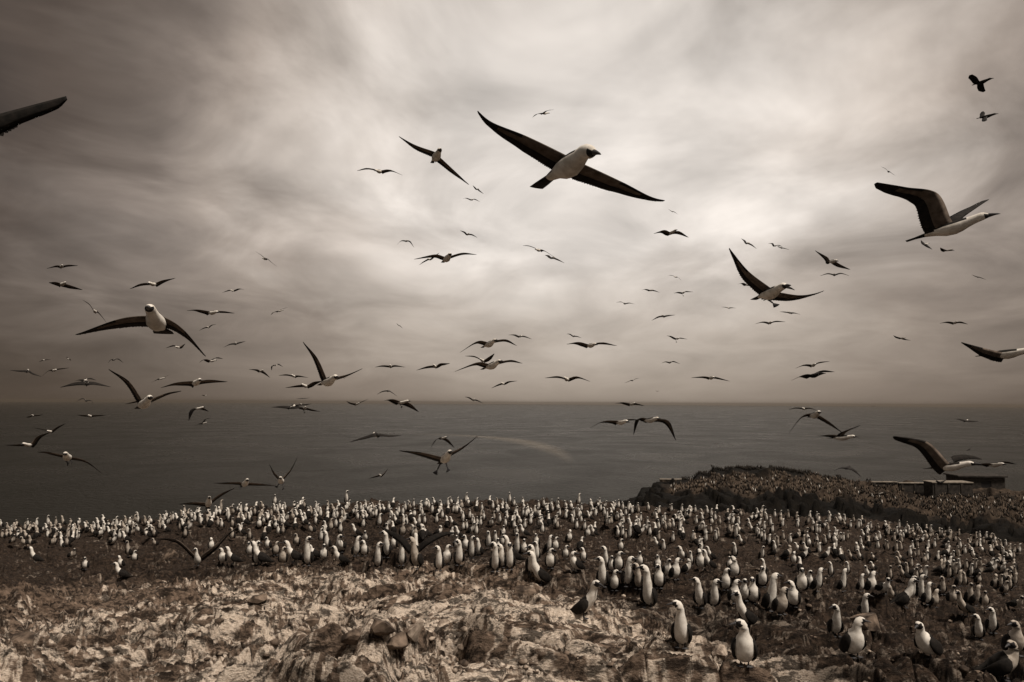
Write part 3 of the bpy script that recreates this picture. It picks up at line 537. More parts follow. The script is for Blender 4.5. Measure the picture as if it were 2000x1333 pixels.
def relief(x, y):
    """bare layered rock: warped ledges, cracked slabs, rubble"""
    r = np.hypot(x, y)
    wx = fbm(x * .35, y * .35, 3, 3) * 1.2; wy = fbm(x * .35 + 9, y * .35 + 4, 5, 3) * 1.2
    X, Y = x + wx, y + wy
    ang = -.12 + .34 * sstep(-3, 6, x)                      # the bedding swings round from left to right
    ca, sa = np.cos(ang), np.sin(ang)
    U, V = X * ca - Y * sa, X * sa + Y * ca
    z = fbm(x * .22, y * .22, 11, 3) * .5
    z = z + (ridged(U * .30, V * .95, 21, 4) - .5) * .34
    for fq, am, sd in ((.8, .42, 33), (2.2, .17, 37)):      # ledges: sharp lip, sloping tread
        led = V * fq + fbm(U * fq * .35, V * fq * .5, sd, 3) * 1.7
        fr = led - np.floor(led); z = z + (sstep(.0, .20, fr) - fr) * am * np.clip(.55 + 1.3 * perlin(U * fq * .3, V * fq * .4, sd + 2), 0, 1.2)
    f1, f2, idv, ox, oy = voronoi(U * .75 + .3 * perlin(U * 2, V * 2, 43), V * 1.5 + .3 * perlin(U * 2 + 7, V * 2, 44), 41)
    blk = sstep(-.15, .15, perlin(x * .25 + 3.3, y * .25 + 1.7, 51) + np.exp(-((x + 1.9) ** 2 + (y - 9.3) ** 2) / 1.6) * 1.2)
    z = z + blk * ((idv - .5) * .20 + ox * (idv - .4) * .24 + oy * (.6 - idv) * .24 - .15 * (1 - sstep(.0, .15, f2 - f1)))
    f1, f2, idv, ox, oy = voronoi(U * 2.2 + 4 + .25 * perlin(U * 5, V * 5, 63), V * 4.4 + .25 * perlin(U * 5, V * 5 + 3, 64), 61)
    z = z + ((idv - .5) * .06 + ox * (idv - .5) * .16 + oy * (.5 - idv) * .12 - .10 * (1 - sstep(.0, .13, f2 - f1))) * (.25 + .85 * sstep(-.2, .25, perlin(x * .5, y * .5, 71)))
    z = z + fbm(U * 1.2, V * 2.8, 81, 4, .55) * .13 + (ridged(U * 1.6, V * 5.6, 91, 3) - .5) * .09
    f1, f2, idv, ox, oy = voronoi(U * 5.5 + 9 + .3 * perlin(U * 9, V * 9, 65), V * 11, 66)
    z = z + ((idv - .5) * .022 - .022 * (1 - sstep(.0, .2, f2 - f1))) * sstep(-.15, .3, perlin(x * .9 + 4, y * .9, 73))
    z = z + fbm(x * 7, y * 11, 95, 3, .6) * .026
    far = sstep(16, 34, r)
    return z * (1 - .15 * far) * sstep(1.2, 4, r)
def ground_z(x, y):
    x = np.asarray(x, float); y = np.asarray(y, float)
    m_, q = macro(x, y)
    return m_ + relief(x, y) + CZ
def make_ground():
    hfov = np.radians(np.concatenate([np.arange(-60, -40, .35), np.arange(-40, 40, .072), np.arange(40, 60.1, .35)]))
    inv = np.concatenate([np.linspace(1 / 1.3, 1 / 5.5, 60, endpoint=False), np.linspace(1 / 5.5, 1 / 66, 760)])
    rr = 1 / inv
    A, Rr = np.meshgrid(hfov, rr)
    x = Rr * np.sin(A); y = Rr * np.cos(A)
    z = ground_z(x, y); z = np.maximum(z, -4)
    na, nr = len(hfov), len(rr)
    me = bpy.data.meshes.new('ground')
    co = np.stack([x, y, z], -1).reshape(-1, 3).astype(np.float32)
    i = np.arange(na * nr).reshape(nr, na)
    q = np.stack([i[:-1, :-1], i[1:, :-1], i[1:, 1:], i[:-1, 1:]], -1).reshape(-1, 4)
    q = q[:, ::-1]
    me.vertices.add(len(co)); me.vertices.foreach_set('co', co.ravel())
    me.loops.add(q.size); me.loops.foreach_set('vertex_index', q.ravel().astype(np.int32))
    me.polygons.add(len(q)); me.polygons.foreach_set('loop_start', np.arange(0, q.size, 4, dtype=np.int32)); me.polygons.foreach_set('loop_total', np.full(len(q), 4, np.int32))
    me.polygons.foreach_set('use_smooth', np.ones(len(q), bool))
    me.update(calc_edges=True)
    # where the birds have whitewashed the rock, and where bare earth lies
    xx, yy = co[:, 0].astype(float), co[:, 1].astype(float)
    px, py, d = project(co)
    reg = np.exp(-((xx - 1.2) / 5.2) ** 2 - ((yy - 9.5) / 5.5) ** 2)  # regional whitewash, thinned to left and right to paint in vignette darkening
    reg = reg + .75 * np.exp(-((xx + 5.5) / 4.5) ** 2 - ((yy - 12) / 6) ** 2)
    reg = reg + .25 * np.exp(-((xx - 4) / 9.0) ** 2 - ((yy - 20) / 9) ** 2)
    ang = -.12 + .34 * sstep(-3, 6, xx); ca, sa = np.cos(ang), np.sin(ang); U, V = xx * ca - yy * sa, xx * sa + yy * ca
    U = U + fbm(xx * .6, yy * .6, 209, 3) * .9; V = V + fbm(xx * .6 + 5, yy * .6, 211, 3) * .5
    g = fbm(U * .40, V * 1.2, 201, 4, .55) * 1.25 + (ridged(U * 1.3, V * 7.0, 203, 5, .62) - .55) * 1.1 + fbm(U * 4.5, V * 13.0, 205, 4, .7) * 1.5 + (reg - .66) * .75 + .03
    rr_ = np.hypot(xx, yy); rb = 19.5 - 2.7 * np.maximum(xx, 0) + .25 * np.maximum(-xx, 0)
    soil = sstep(-2.0, 2.2, rr_ - np.maximum(rb, 6) + fbm(xx * .45, yy * .45, 207, 4) * 4.5)
    for nm, val in (('guano_vignette', g), ('soil', soil)):
        at_ = me.attributes.new(nm, 'FLOAT', 'POINT'); at_.data.foreach_set('value', np.asarray(val, np.float32))
    me.materials.append(M_rock)
    o = bpy.data.objects.new('ground', me); col.objects.link(o); o['kind'] = 'structure'
    return o
def rock_mat(t, b):
    tc = t.nodes.new('ShaderNodeTexCoord')
    ga = N(t, 'ShaderNodeAttribute', attribute_name='guano_vignette'); so_ = N(t, 'ShaderNodeAttribute', attribute_name='soil')
    mp = t.nodes.new('ShaderNodeMapping'); mp.inputs['Rotation'].default_value = (0, 0, .1); mp.inputs['Scale'].default_value = (1, 3.2, 2.2)
    t.links.new(tc.outputs['Object'], mp.inputs[0])
    n1 = N(t, 'ShaderNodeTexNoise', inp={'Scale': 5.2, 'Detail': 8.0, 'Roughness': .66}); t.links.new(mp.outputs[0], n1.inputs['Vector'])
    n2 = N(t, 'ShaderNodeTexNoise', inp={'Scale': 24.0, 'Detail': 5.0, 'Roughness': .7}); t.links.new(mp.outputs[0], n2.inputs['Vector'])
    n3 = N(t, 'ShaderNodeTexNoise', inp={'Scale': .9, 'Detail': 3.0, 'Roughness': .5}); t.links.new(tc.outputs['Object'], n3.inputs['Vector'])
    rock = mixc(t, ramp(t, n1.outputs[0], [(.34, 0.0), (.66, 1.0)], 'LINEAR'), (.022, .0155, .0115), (.31, .228, .172))
    rock = mixc(t, mathn(t, 'MULTIPLY', ramp(t, n3.outputs[0], [(.45, 0.0), (.65, 1.0)], 'LINEAR'), .5), rock, (.13, .090, .066))
    soil = mixc(t, ramp(t, n1.outputs[0], [(.38, 0.0), (.66, 1.0)], 'LINEAR'), (.0035, .0024, .0018), (.044, .028, .019))
    rock = mixc(t, mathn(t, 'MULTIPLY', so_.outputs['Fac'], .85), rock, soil)
    mp4 = t.nodes.new('ShaderNodeMapping'); mp4.inputs['Rotation'].default_value = (0, 0, .08); mp4.inputs['Scale'].default_value = (1.0, 3.4, 2); t.links.new(tc.outputs['Object'], mp4.inputs[0])
    n4 = N(t, 'ShaderNodeTexNoise', inp={'Scale': 3.2, 'Detail': 8.0, 'Roughness': .72, 'Distortion': .35}); t.links.new(mp4.outputs[0], n4.inputs['Vector'])
    seam = ramp(t, n4.outputs[0], [(.44, 1.0), (.52, 0.0)], 'LINEAR')
    gw = mixc(t, ramp(t, n2.outputs[0], [(.35, 0.0), (.65, 1.0)], 'LINEAR'), (.46, .365, .285), (.88, .765, .65))
    gf = mathn(t, 'ADD', mathn(t, 'ADD', ga.outputs['Fac'], mathn(t, 'MULTIPLY', mathn(t, 'SUBTRACT', n1.outputs[0], .5), .8)), mathn(t, 'MULTIPLY', mathn(t, 'SUBTRACT', n2.outputs[0], .5), .5))
    gf = ramp(t, mathn(t, 'ADD', gf, .5), [(.38, 0.0), (.56, .45), (.74, 1.0)], 'LINEAR')
    gf = mathn(t, 'MULTIPLY', gf, mathn(t, 'SUBTRACT', 1.0, mathn(t, 'MULTIPLY', so_.outputs['Fac'], .75)))
    t.links.new(mixc(t, mathn(t, 'MULTIPLY', seam, .85), mixc(t, gf, rock, gw), (.012, .0085, .0065)), b.inputs['Base Color'])
    b.inputs['Specular IOR Level'].default_value = .15
    n5 = N(t, 'ShaderNodeTexNoise', inp={'Scale': 70.0, 'Detail': 4.0, 'Roughness': .7}); t.links.new(tc.outputs['Object'], n5.inputs['Vector'])
    ad = mathn(t, 'ADD', mathn(t, 'ADD', n1.outputs[0], mathn(t, 'MULTIPLY', n2.outputs[0], .6)), mathn(t, 'MULTIPLY', n5.outputs[0], .22))
    bp = N(t, 'ShaderNodeBump', inp={'Strength': 1.0, 'Distance': .05}); t.links.new(ad, bp.inputs['Height'])
    t.links.new(bp.outputs[0], b.inputs['Normal'])
M_rock = mat('guano_streaked_rock', rock_mat, .92)
make_ground()
def drop(px, py, r0=4.0, r1=75.0):
    """where the sight line through a photo pixel meets the ground"""
    d = ray(px, py); r = np.linspace(r0, r1, 1400); p = d[None, :] * r[:, None]
    below = (p[:, 2] + CZ) < ground_z(p[:, 0], p[:, 1])
    k = int(np.argmax(below)) if below.any() else None
    return (None, None) if k is None else (np.array([p[k, 0], p[k, 1], ground_z(p[k:k + 1, 0], p[k:k + 1, 1])[0]]), r[k])

# ------------------------------------------------------------------ sea
def sea_mat(t, b):
    geo = t.nodes.new('ShaderNodeNewGeometry')
    sx = N(t, 'ShaderNodeSeparateXYZ'); t.links.new(geo.outputs['Position'], sx.inputs[0])
    mp = t.nodes.new('ShaderNodeMapping'); mp.inputs['Scale'].default_value = (.26, .52, 1); mp.inputs['Rotation'].default_value = (0, 0, .12)
    t.links.new(geo.outputs['Position'], mp.inputs[0])
    n1 = N(t, 'ShaderNodeTexNoise', inp={'Scale': 1.0, 'Detail': 6.0, 'Roughness': .62, 'Distortion': .3}); t.links.new(mp.outputs[0], n1.inputs['Vector'])
    n3 = N(t, 'ShaderNodeTexNoise', inp={'Scale': .016, 'Detail': 3.0, 'Roughness': .5, 'Distortion': 1.2}); t.links.new(geo.outputs['Position'], n3.inputs['Vector'])
    t.links.new(mixc(t, n3.outputs[0], (.0075, .0076, .0058), (.017, .0165, .0125)), b.inputs['Base Color'])
    t.links.new(ramp(t, n3.outputs[0], [(.3, .24), (.7, .40)], 'LINEAR'), b.inputs['Roughness'])
    b.inputs['IOR'].default_value = 1.33; b.inputs['Specular IOR Level'].default_value = .14; b.inputs['Specular Tint'].default_value = (1, .92, .78, 1)
    bp = N(t, 'ShaderNodeBump', inp={'Strength': 1.0, 'Distance': 3.0}); t.links.new(n1.outputs[0], bp.inputs['Height'])
    t.links.new(bp.outputs[0], b.inputs['Normal'])
M_sea = mat('dark_sea_water', sea_mat, .3)
sm = MB()
_n = 144; _rs = [1, 60, 120, 250, 500, 1000, 2500, 7000, 20000]
for r_ in _rs:
    for k in range(_n + 1):
        a = -R(180) + R(360) * k / _n; sm.v.append((r_ * math.sin(a), r_ * math.cos(a), 0))
for i in range(len(_rs) - 1):
    for k in range(_n):
        a = i * (_n + 1) + k; sm.face((a, a + 1, a + _n + 2, a + _n + 1), 0)
o = link('sea', sm.mesh('sea', [M_sea])); o['kind'] = 'structure'
# a slick of foam drifting on a current line
def foam_mat(t, b):
    tc = t.nodes.new('ShaderNodeTexCoord')
    n = N(t, 'ShaderNodeTexNoise', inp={'Scale': .35, 'Detail': 5.0, 'Roughness': .7}); t.links.new(tc.outputs['Object'], n.inputs['Vector'])
    b.inputs['Base Color'].default_value = (.34, .30, .25, 1)
    fd = N(t, 'ShaderNodeAttribute', attribute_name='fade')
    t.links.new(mathn(t, 'MULTIPLY', ramp(t, n.outputs[0], [(.30, 0.0), (.66, .50)], 'LINEAR'), fd.outputs['Fac']), b.inputs['Alpha'])
M_foam = mat('thin_sea_foam', foam_mat, .8)
def sea_at(px, py):
    d = ray(px, py); s = -CZ / d[2]; return np.array([d[0] * s, d[1] * s, .03])
def foam(pts, w):
    P = catmull([sea_at(x, y) for x, y in pts], 60); mb = MB(); mb.fade = []
    for k, p in enumerate(P):
        t_ = unit(P[min(k + 1, 59)] - P[max(k - 1, 0)]); s_ = np.array([-t_[1], t_[0], 0]) * w * (.25 + .75 * math.sin(math.pi * k / 59)) * np.linalg.norm(p) / 300
        mb.v += [p - s_, p - s_ * .5, p + s_ * .1, p + s_ * .6, p + s_]
        mb.fade += [v * math.sin(math.pi * k / 59) ** .7 for v in (0, .5, 1, .5, 0)]
    for k in range(59):
        for j in range(4): mb.face((5 * k + j, 5 * k + 5 + j, 5 * k + 6 + j, 5 * k + j + 1), 0)
    return mb
_f1 = foam([(760, 846), (880, 850), (960, 855), (1020, 863), (1070, 877), (1100, 892), (1112, 905)], 9.0); _f2 = foam([(560, 855), (600, 864), (640, 873), (662, 878)], 3.0); _fm = MB(); _fm.add(_f1)
_me = _fm.mesh('foam', [M_foam]); _a = _me.attributes.new('fade', 'FLOAT', 'POINT'); _a.data.foreach_set('value', np.array(_f1.fade, np.float32))
o = link('foam', _me); tag(o, 'thin pale foam line curving over the grey sea', 'foam', None, 'stuff')

# ------------------------------------------------------------------ headland to the right: two bird-covered slopes with dark rocky foot
HL_X = [1150, 1244, 1256, 1286, 1292, 1356, 1362, 1400, 1420, 1500, 1540, 1600, 1650, 1720, 1800, 1870, 1960, 2000, 2120, 2300]
HL_T = [1010, 979, 960, 948, 942, 941, 928, 920, 914, 916, 919, 932, 940, 945, 948, 953, 956, 964, 985, 1000]
HLM_X = [1150, 1244, 1300, 1400, 1500, 1600, 1640, 1700, 1800, 1930, 2000, 2300]       # crease between the slopes
HLM_Y = [1020, 992, 976, 973, 981, 983, 979, 1000, 1022, 1030, 1040, 1070]
def headland():
    n, mrows = 340, 110
    xs = np.linspace(1150, 2300, n); top = np.interp(xs, HL_X, HL_T) + fbm(xs * .05, xs * 0, 5, 4) * 3; base = np.interp(xs, HLM_X, HLM_Y)
    mb = MB(); bare = []
    s = np.linspace(0, 1, mrows)
    for j, t_ in enumerate(s):
        if t_ < .62: k = t_ / .62; py = top + (base - top) * k; d = 150 - 50 * k
        else: k = (t_ - .62) / .38; py = base + 75 * k; d = 100 - 26 * k ** .7 + k * 0
        d = np.full(n, 0.0) + d
        p = at(xs, py, d)
        p[:, 2] += (fbm(p[:, 0] * .16, p[:, 1] * .16, 9, 4) * 1.5 + ridged(p[:, 0] * .35, p[:, 1] * .12, 15, 3) * .8 - .4) * (1 if .03 < t_ < .55 else 1.6 if t_ > .55 else .5)
        cr_ = np.interp(xs, [1150, 1480, 1560, 1610, 1650, 1720, 1800, 1930, 2000, 2300], [1100, 1000, 985, 980, 971, 967, 967, 966, 978, 1010]) + fbm(xs * .03, xs * 0 + 2, 79, 3) * 4
        wd_ = 5.0 + 2.5 * perlin(xs * .02, xs * 0 + 6, 80)
        crease = np.exp(-((py - cr_) / np.maximum(wd_, 2)) ** 2) * (t_ < .6)
        p[:, 2] -= crease * 1.3
        st_ = p[:, 2] * .55 + 1.2 * perlin(xs * .012, xs * 0 + 4, 83); p[:, 2] += (sstep(.0, .35, st_ - np.floor(st_)) - (st_ - np.floor(st_))) * 1.3 * (.03 < t_)
        mb.v += list(p)
        bare.append(np.maximum(crease, np.clip(sstep(.56, .63, t_ + fbm(xs * .02, xs * 0 + t_ * 9, 77, 3) * .05) + (1 - sstep(.13, .24, t_ + fbm(xs * .03, xs * 0 + 3, 78, 3) * .10 + .1 * sstep(1500, 1640, xs))) * (xs < 1640) + (1 - sstep(1285, 1325, xs + 14 * perlin(xs * .05, xs * 0 + t_ * 7, 81))), 0, 1)))
    # far side falls to the sea
    p = at(xs, top, np.full(n, 152.0)); p[:, 1] += 30; p[:, 2] = -3
    mb.v = list(p) + mb.v; bare = [np.ones(n)] + bare
    rows = mrows + 1
    for j in range(rows - 1):
        for i in range(n - 1):
            a = j * n + i; mb.face((a, a + n, a + n + 1, a + 1), 0)
    me = mb.mesh('headland', [M_head])
    at_ = me.attributes.new('bare', 'FLOAT', 'POINT'); at_.data.foreach_set('value', np.concatenate(bare).astype(np.float32))
    o = link('headland', me); o['kind'] = 'structure'
    mb.bare = np.array(bare)[1:]; return mb, n, mrows
def head_mat(t, b):
    tc = t.nodes.new('ShaderNodeTexCoord'); ba = N(t, 'ShaderNodeAttribute', attribute_name='bare')
    n1 = N(t, 'ShaderNodeTexNoise', inp={'Scale': .8, 'Detail': 7.0, 'Roughness': .7}); t.links.new(tc.outputs['Object'], n1.inputs['Vector'])
    f = ramp(t, n1.outputs[0], [(.36, 0.0), (.66, 1.0)], 'LINEAR')
    c = mixc(t, ba.outputs['Fac'], mixc(t, f, (.018, .013, .010), (.085, .063, .046)), mixc(t, f, (.003, .0027, .0024), (.011, .009, .007)))
    t.links.new(c, b.inputs['Base Color']); b.inputs['Specular IOR Level'].default_value = .1
    bp = N(t, 'ShaderNodeBump', inp={'Strength': 1.0, 'Distance': .5}); t.links.new(n1.outputs[0], bp.inputs['Height']); t.links.new(bp.outputs[0], b.inputs['Normal'])
M_head = mat('bird_covered_earth', head_mat, .95)
HLMB, HLN, HLR = headland()
# the packed colony on those slopes: far too many to count
def carpet():
    rng = np.random.RandomState(3); mb = MB()
    V = np.array(HLMB.v[HLN:]).reshape(HLR, HLN, 3)
    def place(j, i, mi, s):
        p = V[j, i]; a = rng.rand() * 6.28; ca, sa = math.cos(a) * s, math.sin(a) * s
        k = len(mb.v)
        for (x, y, z) in ((-.16, 0, .0), (0, .11, .05), (0, -.11, .05), (.16, 0, .16), (.10, 0, .42), (.18, 0, .58), (.10, .05, .36), (.10, -.05, .36)):
            mb.v.append(p + np.array([x * ca - y * sa, x * sa + y * ca, z * s]))
        for f in ((0, 1, 3), (0, 3, 2), (1, 6, 3), (2, 3, 7), (0, 4, 1), (0, 2, 4), (1, 4, 6), (2, 7, 4), (3, 6, 5), (3, 5, 7), (4, 5, 6), (4, 7, 5)): mb.face([k + q for q in f], mi)
    for _ in range(5200):
        j = rng.randint(8, int(HLR * .58)); i = rng.randint(int(HLN * .10), int(HLN * .93))
        if HLMB.bare[j, i] > .5: continue
        shade_share = .5 if i < HLN * .44 else .72  # right slope gets more dark birds, painting it as shaded
        place(j, i, 0 if rng.rand() < shade_share else (1 if rng.rand() < .94 else 2), 1.0 + .4 * rng.rand())
    for _ in range(900):
        j = rng.randint(0, 9); i = rng.randint(int(HLN * .16), int(HLN * .44)); place(j, i, 0, 1.0 + .4 * rng.rand())
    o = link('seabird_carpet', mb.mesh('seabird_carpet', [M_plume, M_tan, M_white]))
    tag(o, 'carpet of countless tiny seabirds covering the dark headland slopes', 'seabird colony', None, 'stuff')
M_tan = mat('tan_plumage', two_tone((.10, .075, .056), (.20, .155, .118), 4))
carpet()
# low walls and the shed on the headland
def boxy(mb, x0, x1, y0, y1, z0, z1, mi=0, bev=.06):
    k = len(mb.v)
    for z, e in ((z0, 0), (z1 - bev, 0), (z1, bev)):
        mb.v += [(x0 + e, y0 + e, z), (x1 - e, y0 + e, z), (x1 - e, y1 - e, z), (x0 + e, y1 - e, z)]
    for l in (0, 4):
        for i in range(4):
            a, b2 = k + l + i, k + l + (i + 1) % 4; mb.face((a, b2, b2 + 4, a + 4), mi)
    mb.face((k + 8, k + 9, k + 10, k + 11), mi)
def flat(me): me.polygons.foreach_set('use_smooth', [False] * len(me.polygons)); return me
def wall(name, xa, xb, yt, yb, d, thick, label, mats, cap=True, parent=None):
    p0 = at(xa, yt, d); p1 = at(xb, yt, d); q = at(xa, yb, d); Wd = np.linalg.norm(p1 - p0); H = p0[2] - q[2]
    body = MB(); boxy(body, 0, Wd, 0, thick, -1.5, H - (.18 if cap else 0))
    # a few buttress piers and a coping
    x = .4
    while x < Wd - .8: boxy(body, x, x + .45, -.12, 0, -1.5, H * .82); x += 2.6
    o = link(name, flat(body.mesh(name, mats)), None, q, math.atan2(p1[1] - p0[1], p1[0] - p0[0]))
    if cap:
        c = MB(); boxy(c, -.15, Wd + .15, -.15, thick + .15, H - .177, H, 0, .04); link('coping', flat(c.mesh('coping', [M_conc])), o)
    return tag(o, label, 'wall', 'low walls on the headland')
wall('wall', 1290, 1357, 936, 950, 147, .8, 'low dark retaining wall with pale coping at the left end of the headland', [M_darkstone])
wall('wall', 1703, 1752, 941, 951, 143, .7, 'short thin pale topped wall at the middle of the headland skyline', [M_shed])
wall('wall', 1757, 1818, 943, 957, 140, .7, 'longer low wall with bright coping on the headland, left of the sloping block', [M_shed])
wall('wall', 1822, 1900, 942, 958, 136, 3.0, 'thick low block wall with pale top right in front of the dark shed', [M_shed])
def shed():
    d = 153.0; q = at(1874, 957, d); p1 = at(1961, 957, d); top = at(1874, 929, d); Wd = np.linalg.norm(p1 - q); H = top[2] - q[2]
    rt = bpy.data.objects.new('shed', None); col.objects.link(rt); rt.location = tuple(q); rt.rotation_euler = (0, 0, -.05)
    tag(rt, 'dark flat roofed shed standing on the headland at the far right', 'shed')
    wl = MB(); dw = Wd * .22; x0 = Wd * .48; dh = H * .62
    boxy(wl, 0, x0, 0, .3, -1.5, H - .35); boxy(wl, x0 + dw, Wd, 0, .3, -1.5, H - .35); boxy(wl, x0, x0 + dw, .01, .29, dh, H - .36)
    boxy(wl, 0, .3, .302, 5, -1.5, H - .35); boxy(wl, Wd - .3, Wd, .302, 5, -1.5, H - .35); boxy(wl, .302, Wd - .302, 4.7, 5, -1.5, H - .35)
    link('walls', flat(wl.mesh('walls', [M_shed])), rt)
    rf = MB(); boxy(rf, -.35, Wd + .35, -.5, 5.4, H - .347, H, 0, .08); link('roof', flat(rf.mesh('roof', [M_shed])), rt)
    dr = MB(); boxy(dr, x0 + .03, x0 + dw - .03, .12, .2, -1.0, dh - .02, 0, .01); link('door', flat(dr.mesh('door', [M_mask])), rt)
shed()

# ------------------------------------------------------------------ loose boulders and rubble
def rock_mesh(seed, sub=3, ax=(1, .8, .6), nrm_=.10):
    import bmesh
    bm = bmesh.new(); bmesh.ops.create_icosphere(bm, subdivisions=sub, radius=1)
    rng = np.random.RandomState(seed); pl = [(unit(rng.randn(3)), .42 + .38 * rng.rand()) for _ in range(16)]
    mb = MB(); P = np.array([v.co[:] for v in bm.verts])
    for nrm, dd in pl:
        k = P @ nrm; P = P - np.maximum(k - dd, 0)[:, None] * nrm
    P = P * (1 + nrm_ * fbm(P[:, 0] * 2.2 + seed, P[:, 1] * 2.2 + P[:, 2] * 1.7, seed, 4)[:, None])
    mb.v = list(P * np.array(ax)); mb.f = [tuple(v.index for v in f.verts) for f in bm.faces]; mb.m = [0] * len(mb.f); bm.free()
    return mb
BOULD = [(1309, 1291, 34, 0, 'rounded pale stone on the slope below the tall booby that looks left'), (1353, 1287, 40, 1, 'flat brown stone beside the rounded pale stone'),
         (1405, 1280, 52, 0, 'knobbly whitewashed boulder left of the lowest booby at front'), (700, 1247, 60, 1, 'split brown block at the left of the dark rock cleft'),
         (742, 1236, 66, 1, 'upright dark block in the middle of the rock cleft'), (776, 1254, 54, 1, 'leaning brown block on the right side of the rock cleft'), (806, 1274, 56, 0, 'pale angular block below the rock cleft'),
         (50, 1255, 76, 1, 'big rounded brown boulder at the lower left edge'), (500, 1180, 40, 1, 'squat brown rock on the whitewashed slope below the front rank of boobies'), (930, 1150, 30, 0, 'small pale rock at the feet of the central front boobies'),
         (330, 1090, 58, 1, 'brown hump of rock left of the spread winged booby'), (1690, 1215, 62, 1, 'broad brown boulder between the two tall boobies on the right'), (1030, 1155, 46, 1, 'dark squat rock left of the side-on booby with bent neck'),
         (865, 1222, 32, 0, 'pale flat stone uphill of the rock cleft'), (610, 1225, 46, 1, 'long brown slab lying left of the rock cleft')]
for k, (px, py, wpx, mi, lab) in enumerate(BOULD):
    p, d = drop(px, py)
    if p is None: continue
    s = wpx * d / F / 2
    rng = random.Random(k)
    o = link('boulder', flat(rock_mesh(300 + k, 4, (s * 1.15, s * .9, s * (.60 + .3 * rng.random())), .05).mesh('boulder', [M_stone, M_darkstone][mi:mi + 1])), None, p + np.array([0, 0, -s * .06]), rng.random() * 2 - 1)
    tag(o, lab, 'boulder', 'loose boulders on the slope')
def rubble():
    rng = np.random.RandomState(12); base = [rock_mesh(500 + k, 1, (1, .75 + .3 * rng.rand(), .45 + .3 * rng.rand())) for k in range(8)]
    n = 9000
    a = np.radians(rng.uniform(-38, 38, n)); r = 1 / rng.uniform(1 / 32, 1 / 7, n); x = r * np.sin(a); y = r * np.cos(a)
    keep = perlin(x * .45, y * .45, 601) + .15 * rng.randn(n) > -.05; x, y, r = x[keep], y[keep], r[keep]
    z = ground_z(x, y); mb = MB()
    for i in range(len(x)):
        s = (.010 + .045 * rng.rand() ** 3.2) * (1 + r[i] / 25); c, sn = math.cos(rng.rand() * 6.28) * s, math.sin(rng.rand() * 6.28) * s; b = base[rng.randint(8)]; k = len(mb.v)
        mi = 0 if rng.rand() < .35 else 1
        mb.v += [(x[i] + q[0] * c - q[1] * sn, y[i] + q[0] * sn + q[1] * c, z[i] + q[2] * s + s * .2) for q in b.v]
        mb.f += [tuple(j + k for j in f) for f in b.f]; mb.m += [mi] * len(b.f)
    o = link('rubble', mb.mesh('rubble', [M_stone, M_darkstone])); tag(o, 'small loose stones strewn over the rocky slope', 'rubble', None, 'stuff')
rubble()

# ------------------------------------------------------------------ standing boobies
PROTO = {}
def proto(stretch, incl, head, split, plump=1.0, black=False, dimmed=False):
    key = (stretch, incl, head, split, plump, black, dimmed)
    if key not in PROTO:
        b, bl, ft, H = standing(stretch, incl, head, plump=plump, black=black, fluff=1.14 if stretch < .9 else 1.13)
        if dimmed: b.m = [DIM if q == WH else q for q in b.m]
        if split: PROTO[key] = (b.mesh('booby_body'), bl.mesh('bill'), [f.mesh('foot') for f in ft], H)
        else: PROTO[key] = (b.add(bl).add(ft[0]).add(ft[1]).mesh('booby'), None, None, H)
    return PROTO[key]
rnd = random.Random(11)
place = []
for (px, yh, yf, code) in ST:
    p, d = drop(px, yf)
    if p is None: p, d = drop(px, yf + 8)
    if p is None: continue
    hw = (yf - yh) * d / F
    place.append(dict(px=px, yh=yh, yf=yf, code=code, p=p, d=d, hw=hw, hpx=yf - yh))
# thicken the far ranks as densely as the photograph shows them
_have = np.array([(q['px'], q['yf']) for q in place]); tries = 0; extra = 0
while extra < 560 and tries < 30000:
    tries += 1
    px = rnd.uniform(0, 1985); sky = float(np.interp(px, SKYX, SKYY)); py = sky + 1 + abs(rnd.gauss(0, 1)) * (16 if px < 450 else 30 if px < 1250 else 52)
    if py > sky + (40 if px < 450 else 70 if px < 1200 else 110): continue
    dd = np.hypot((_have[:, 0] - px), (_have[:, 1] - py) * 2.0)
    if dd.min() < rnd.uniform(4.5, 11): continue
    p, d = drop(px, py)
    if p is None: continue
    h = BH * .93 * F / d
    _have = np.vstack([_have, [px, py]]); extra += 1
    place.append(dict(px=px, yh=py - h, yf=py, code=rnd.choice(['F', 'F', 'FL', 'FR', 'SL', 'SR', 'B']), p=p, d=d, hw=BH * .93, hpx=h))
place.sort(key=lambda q: -q['hpx'])
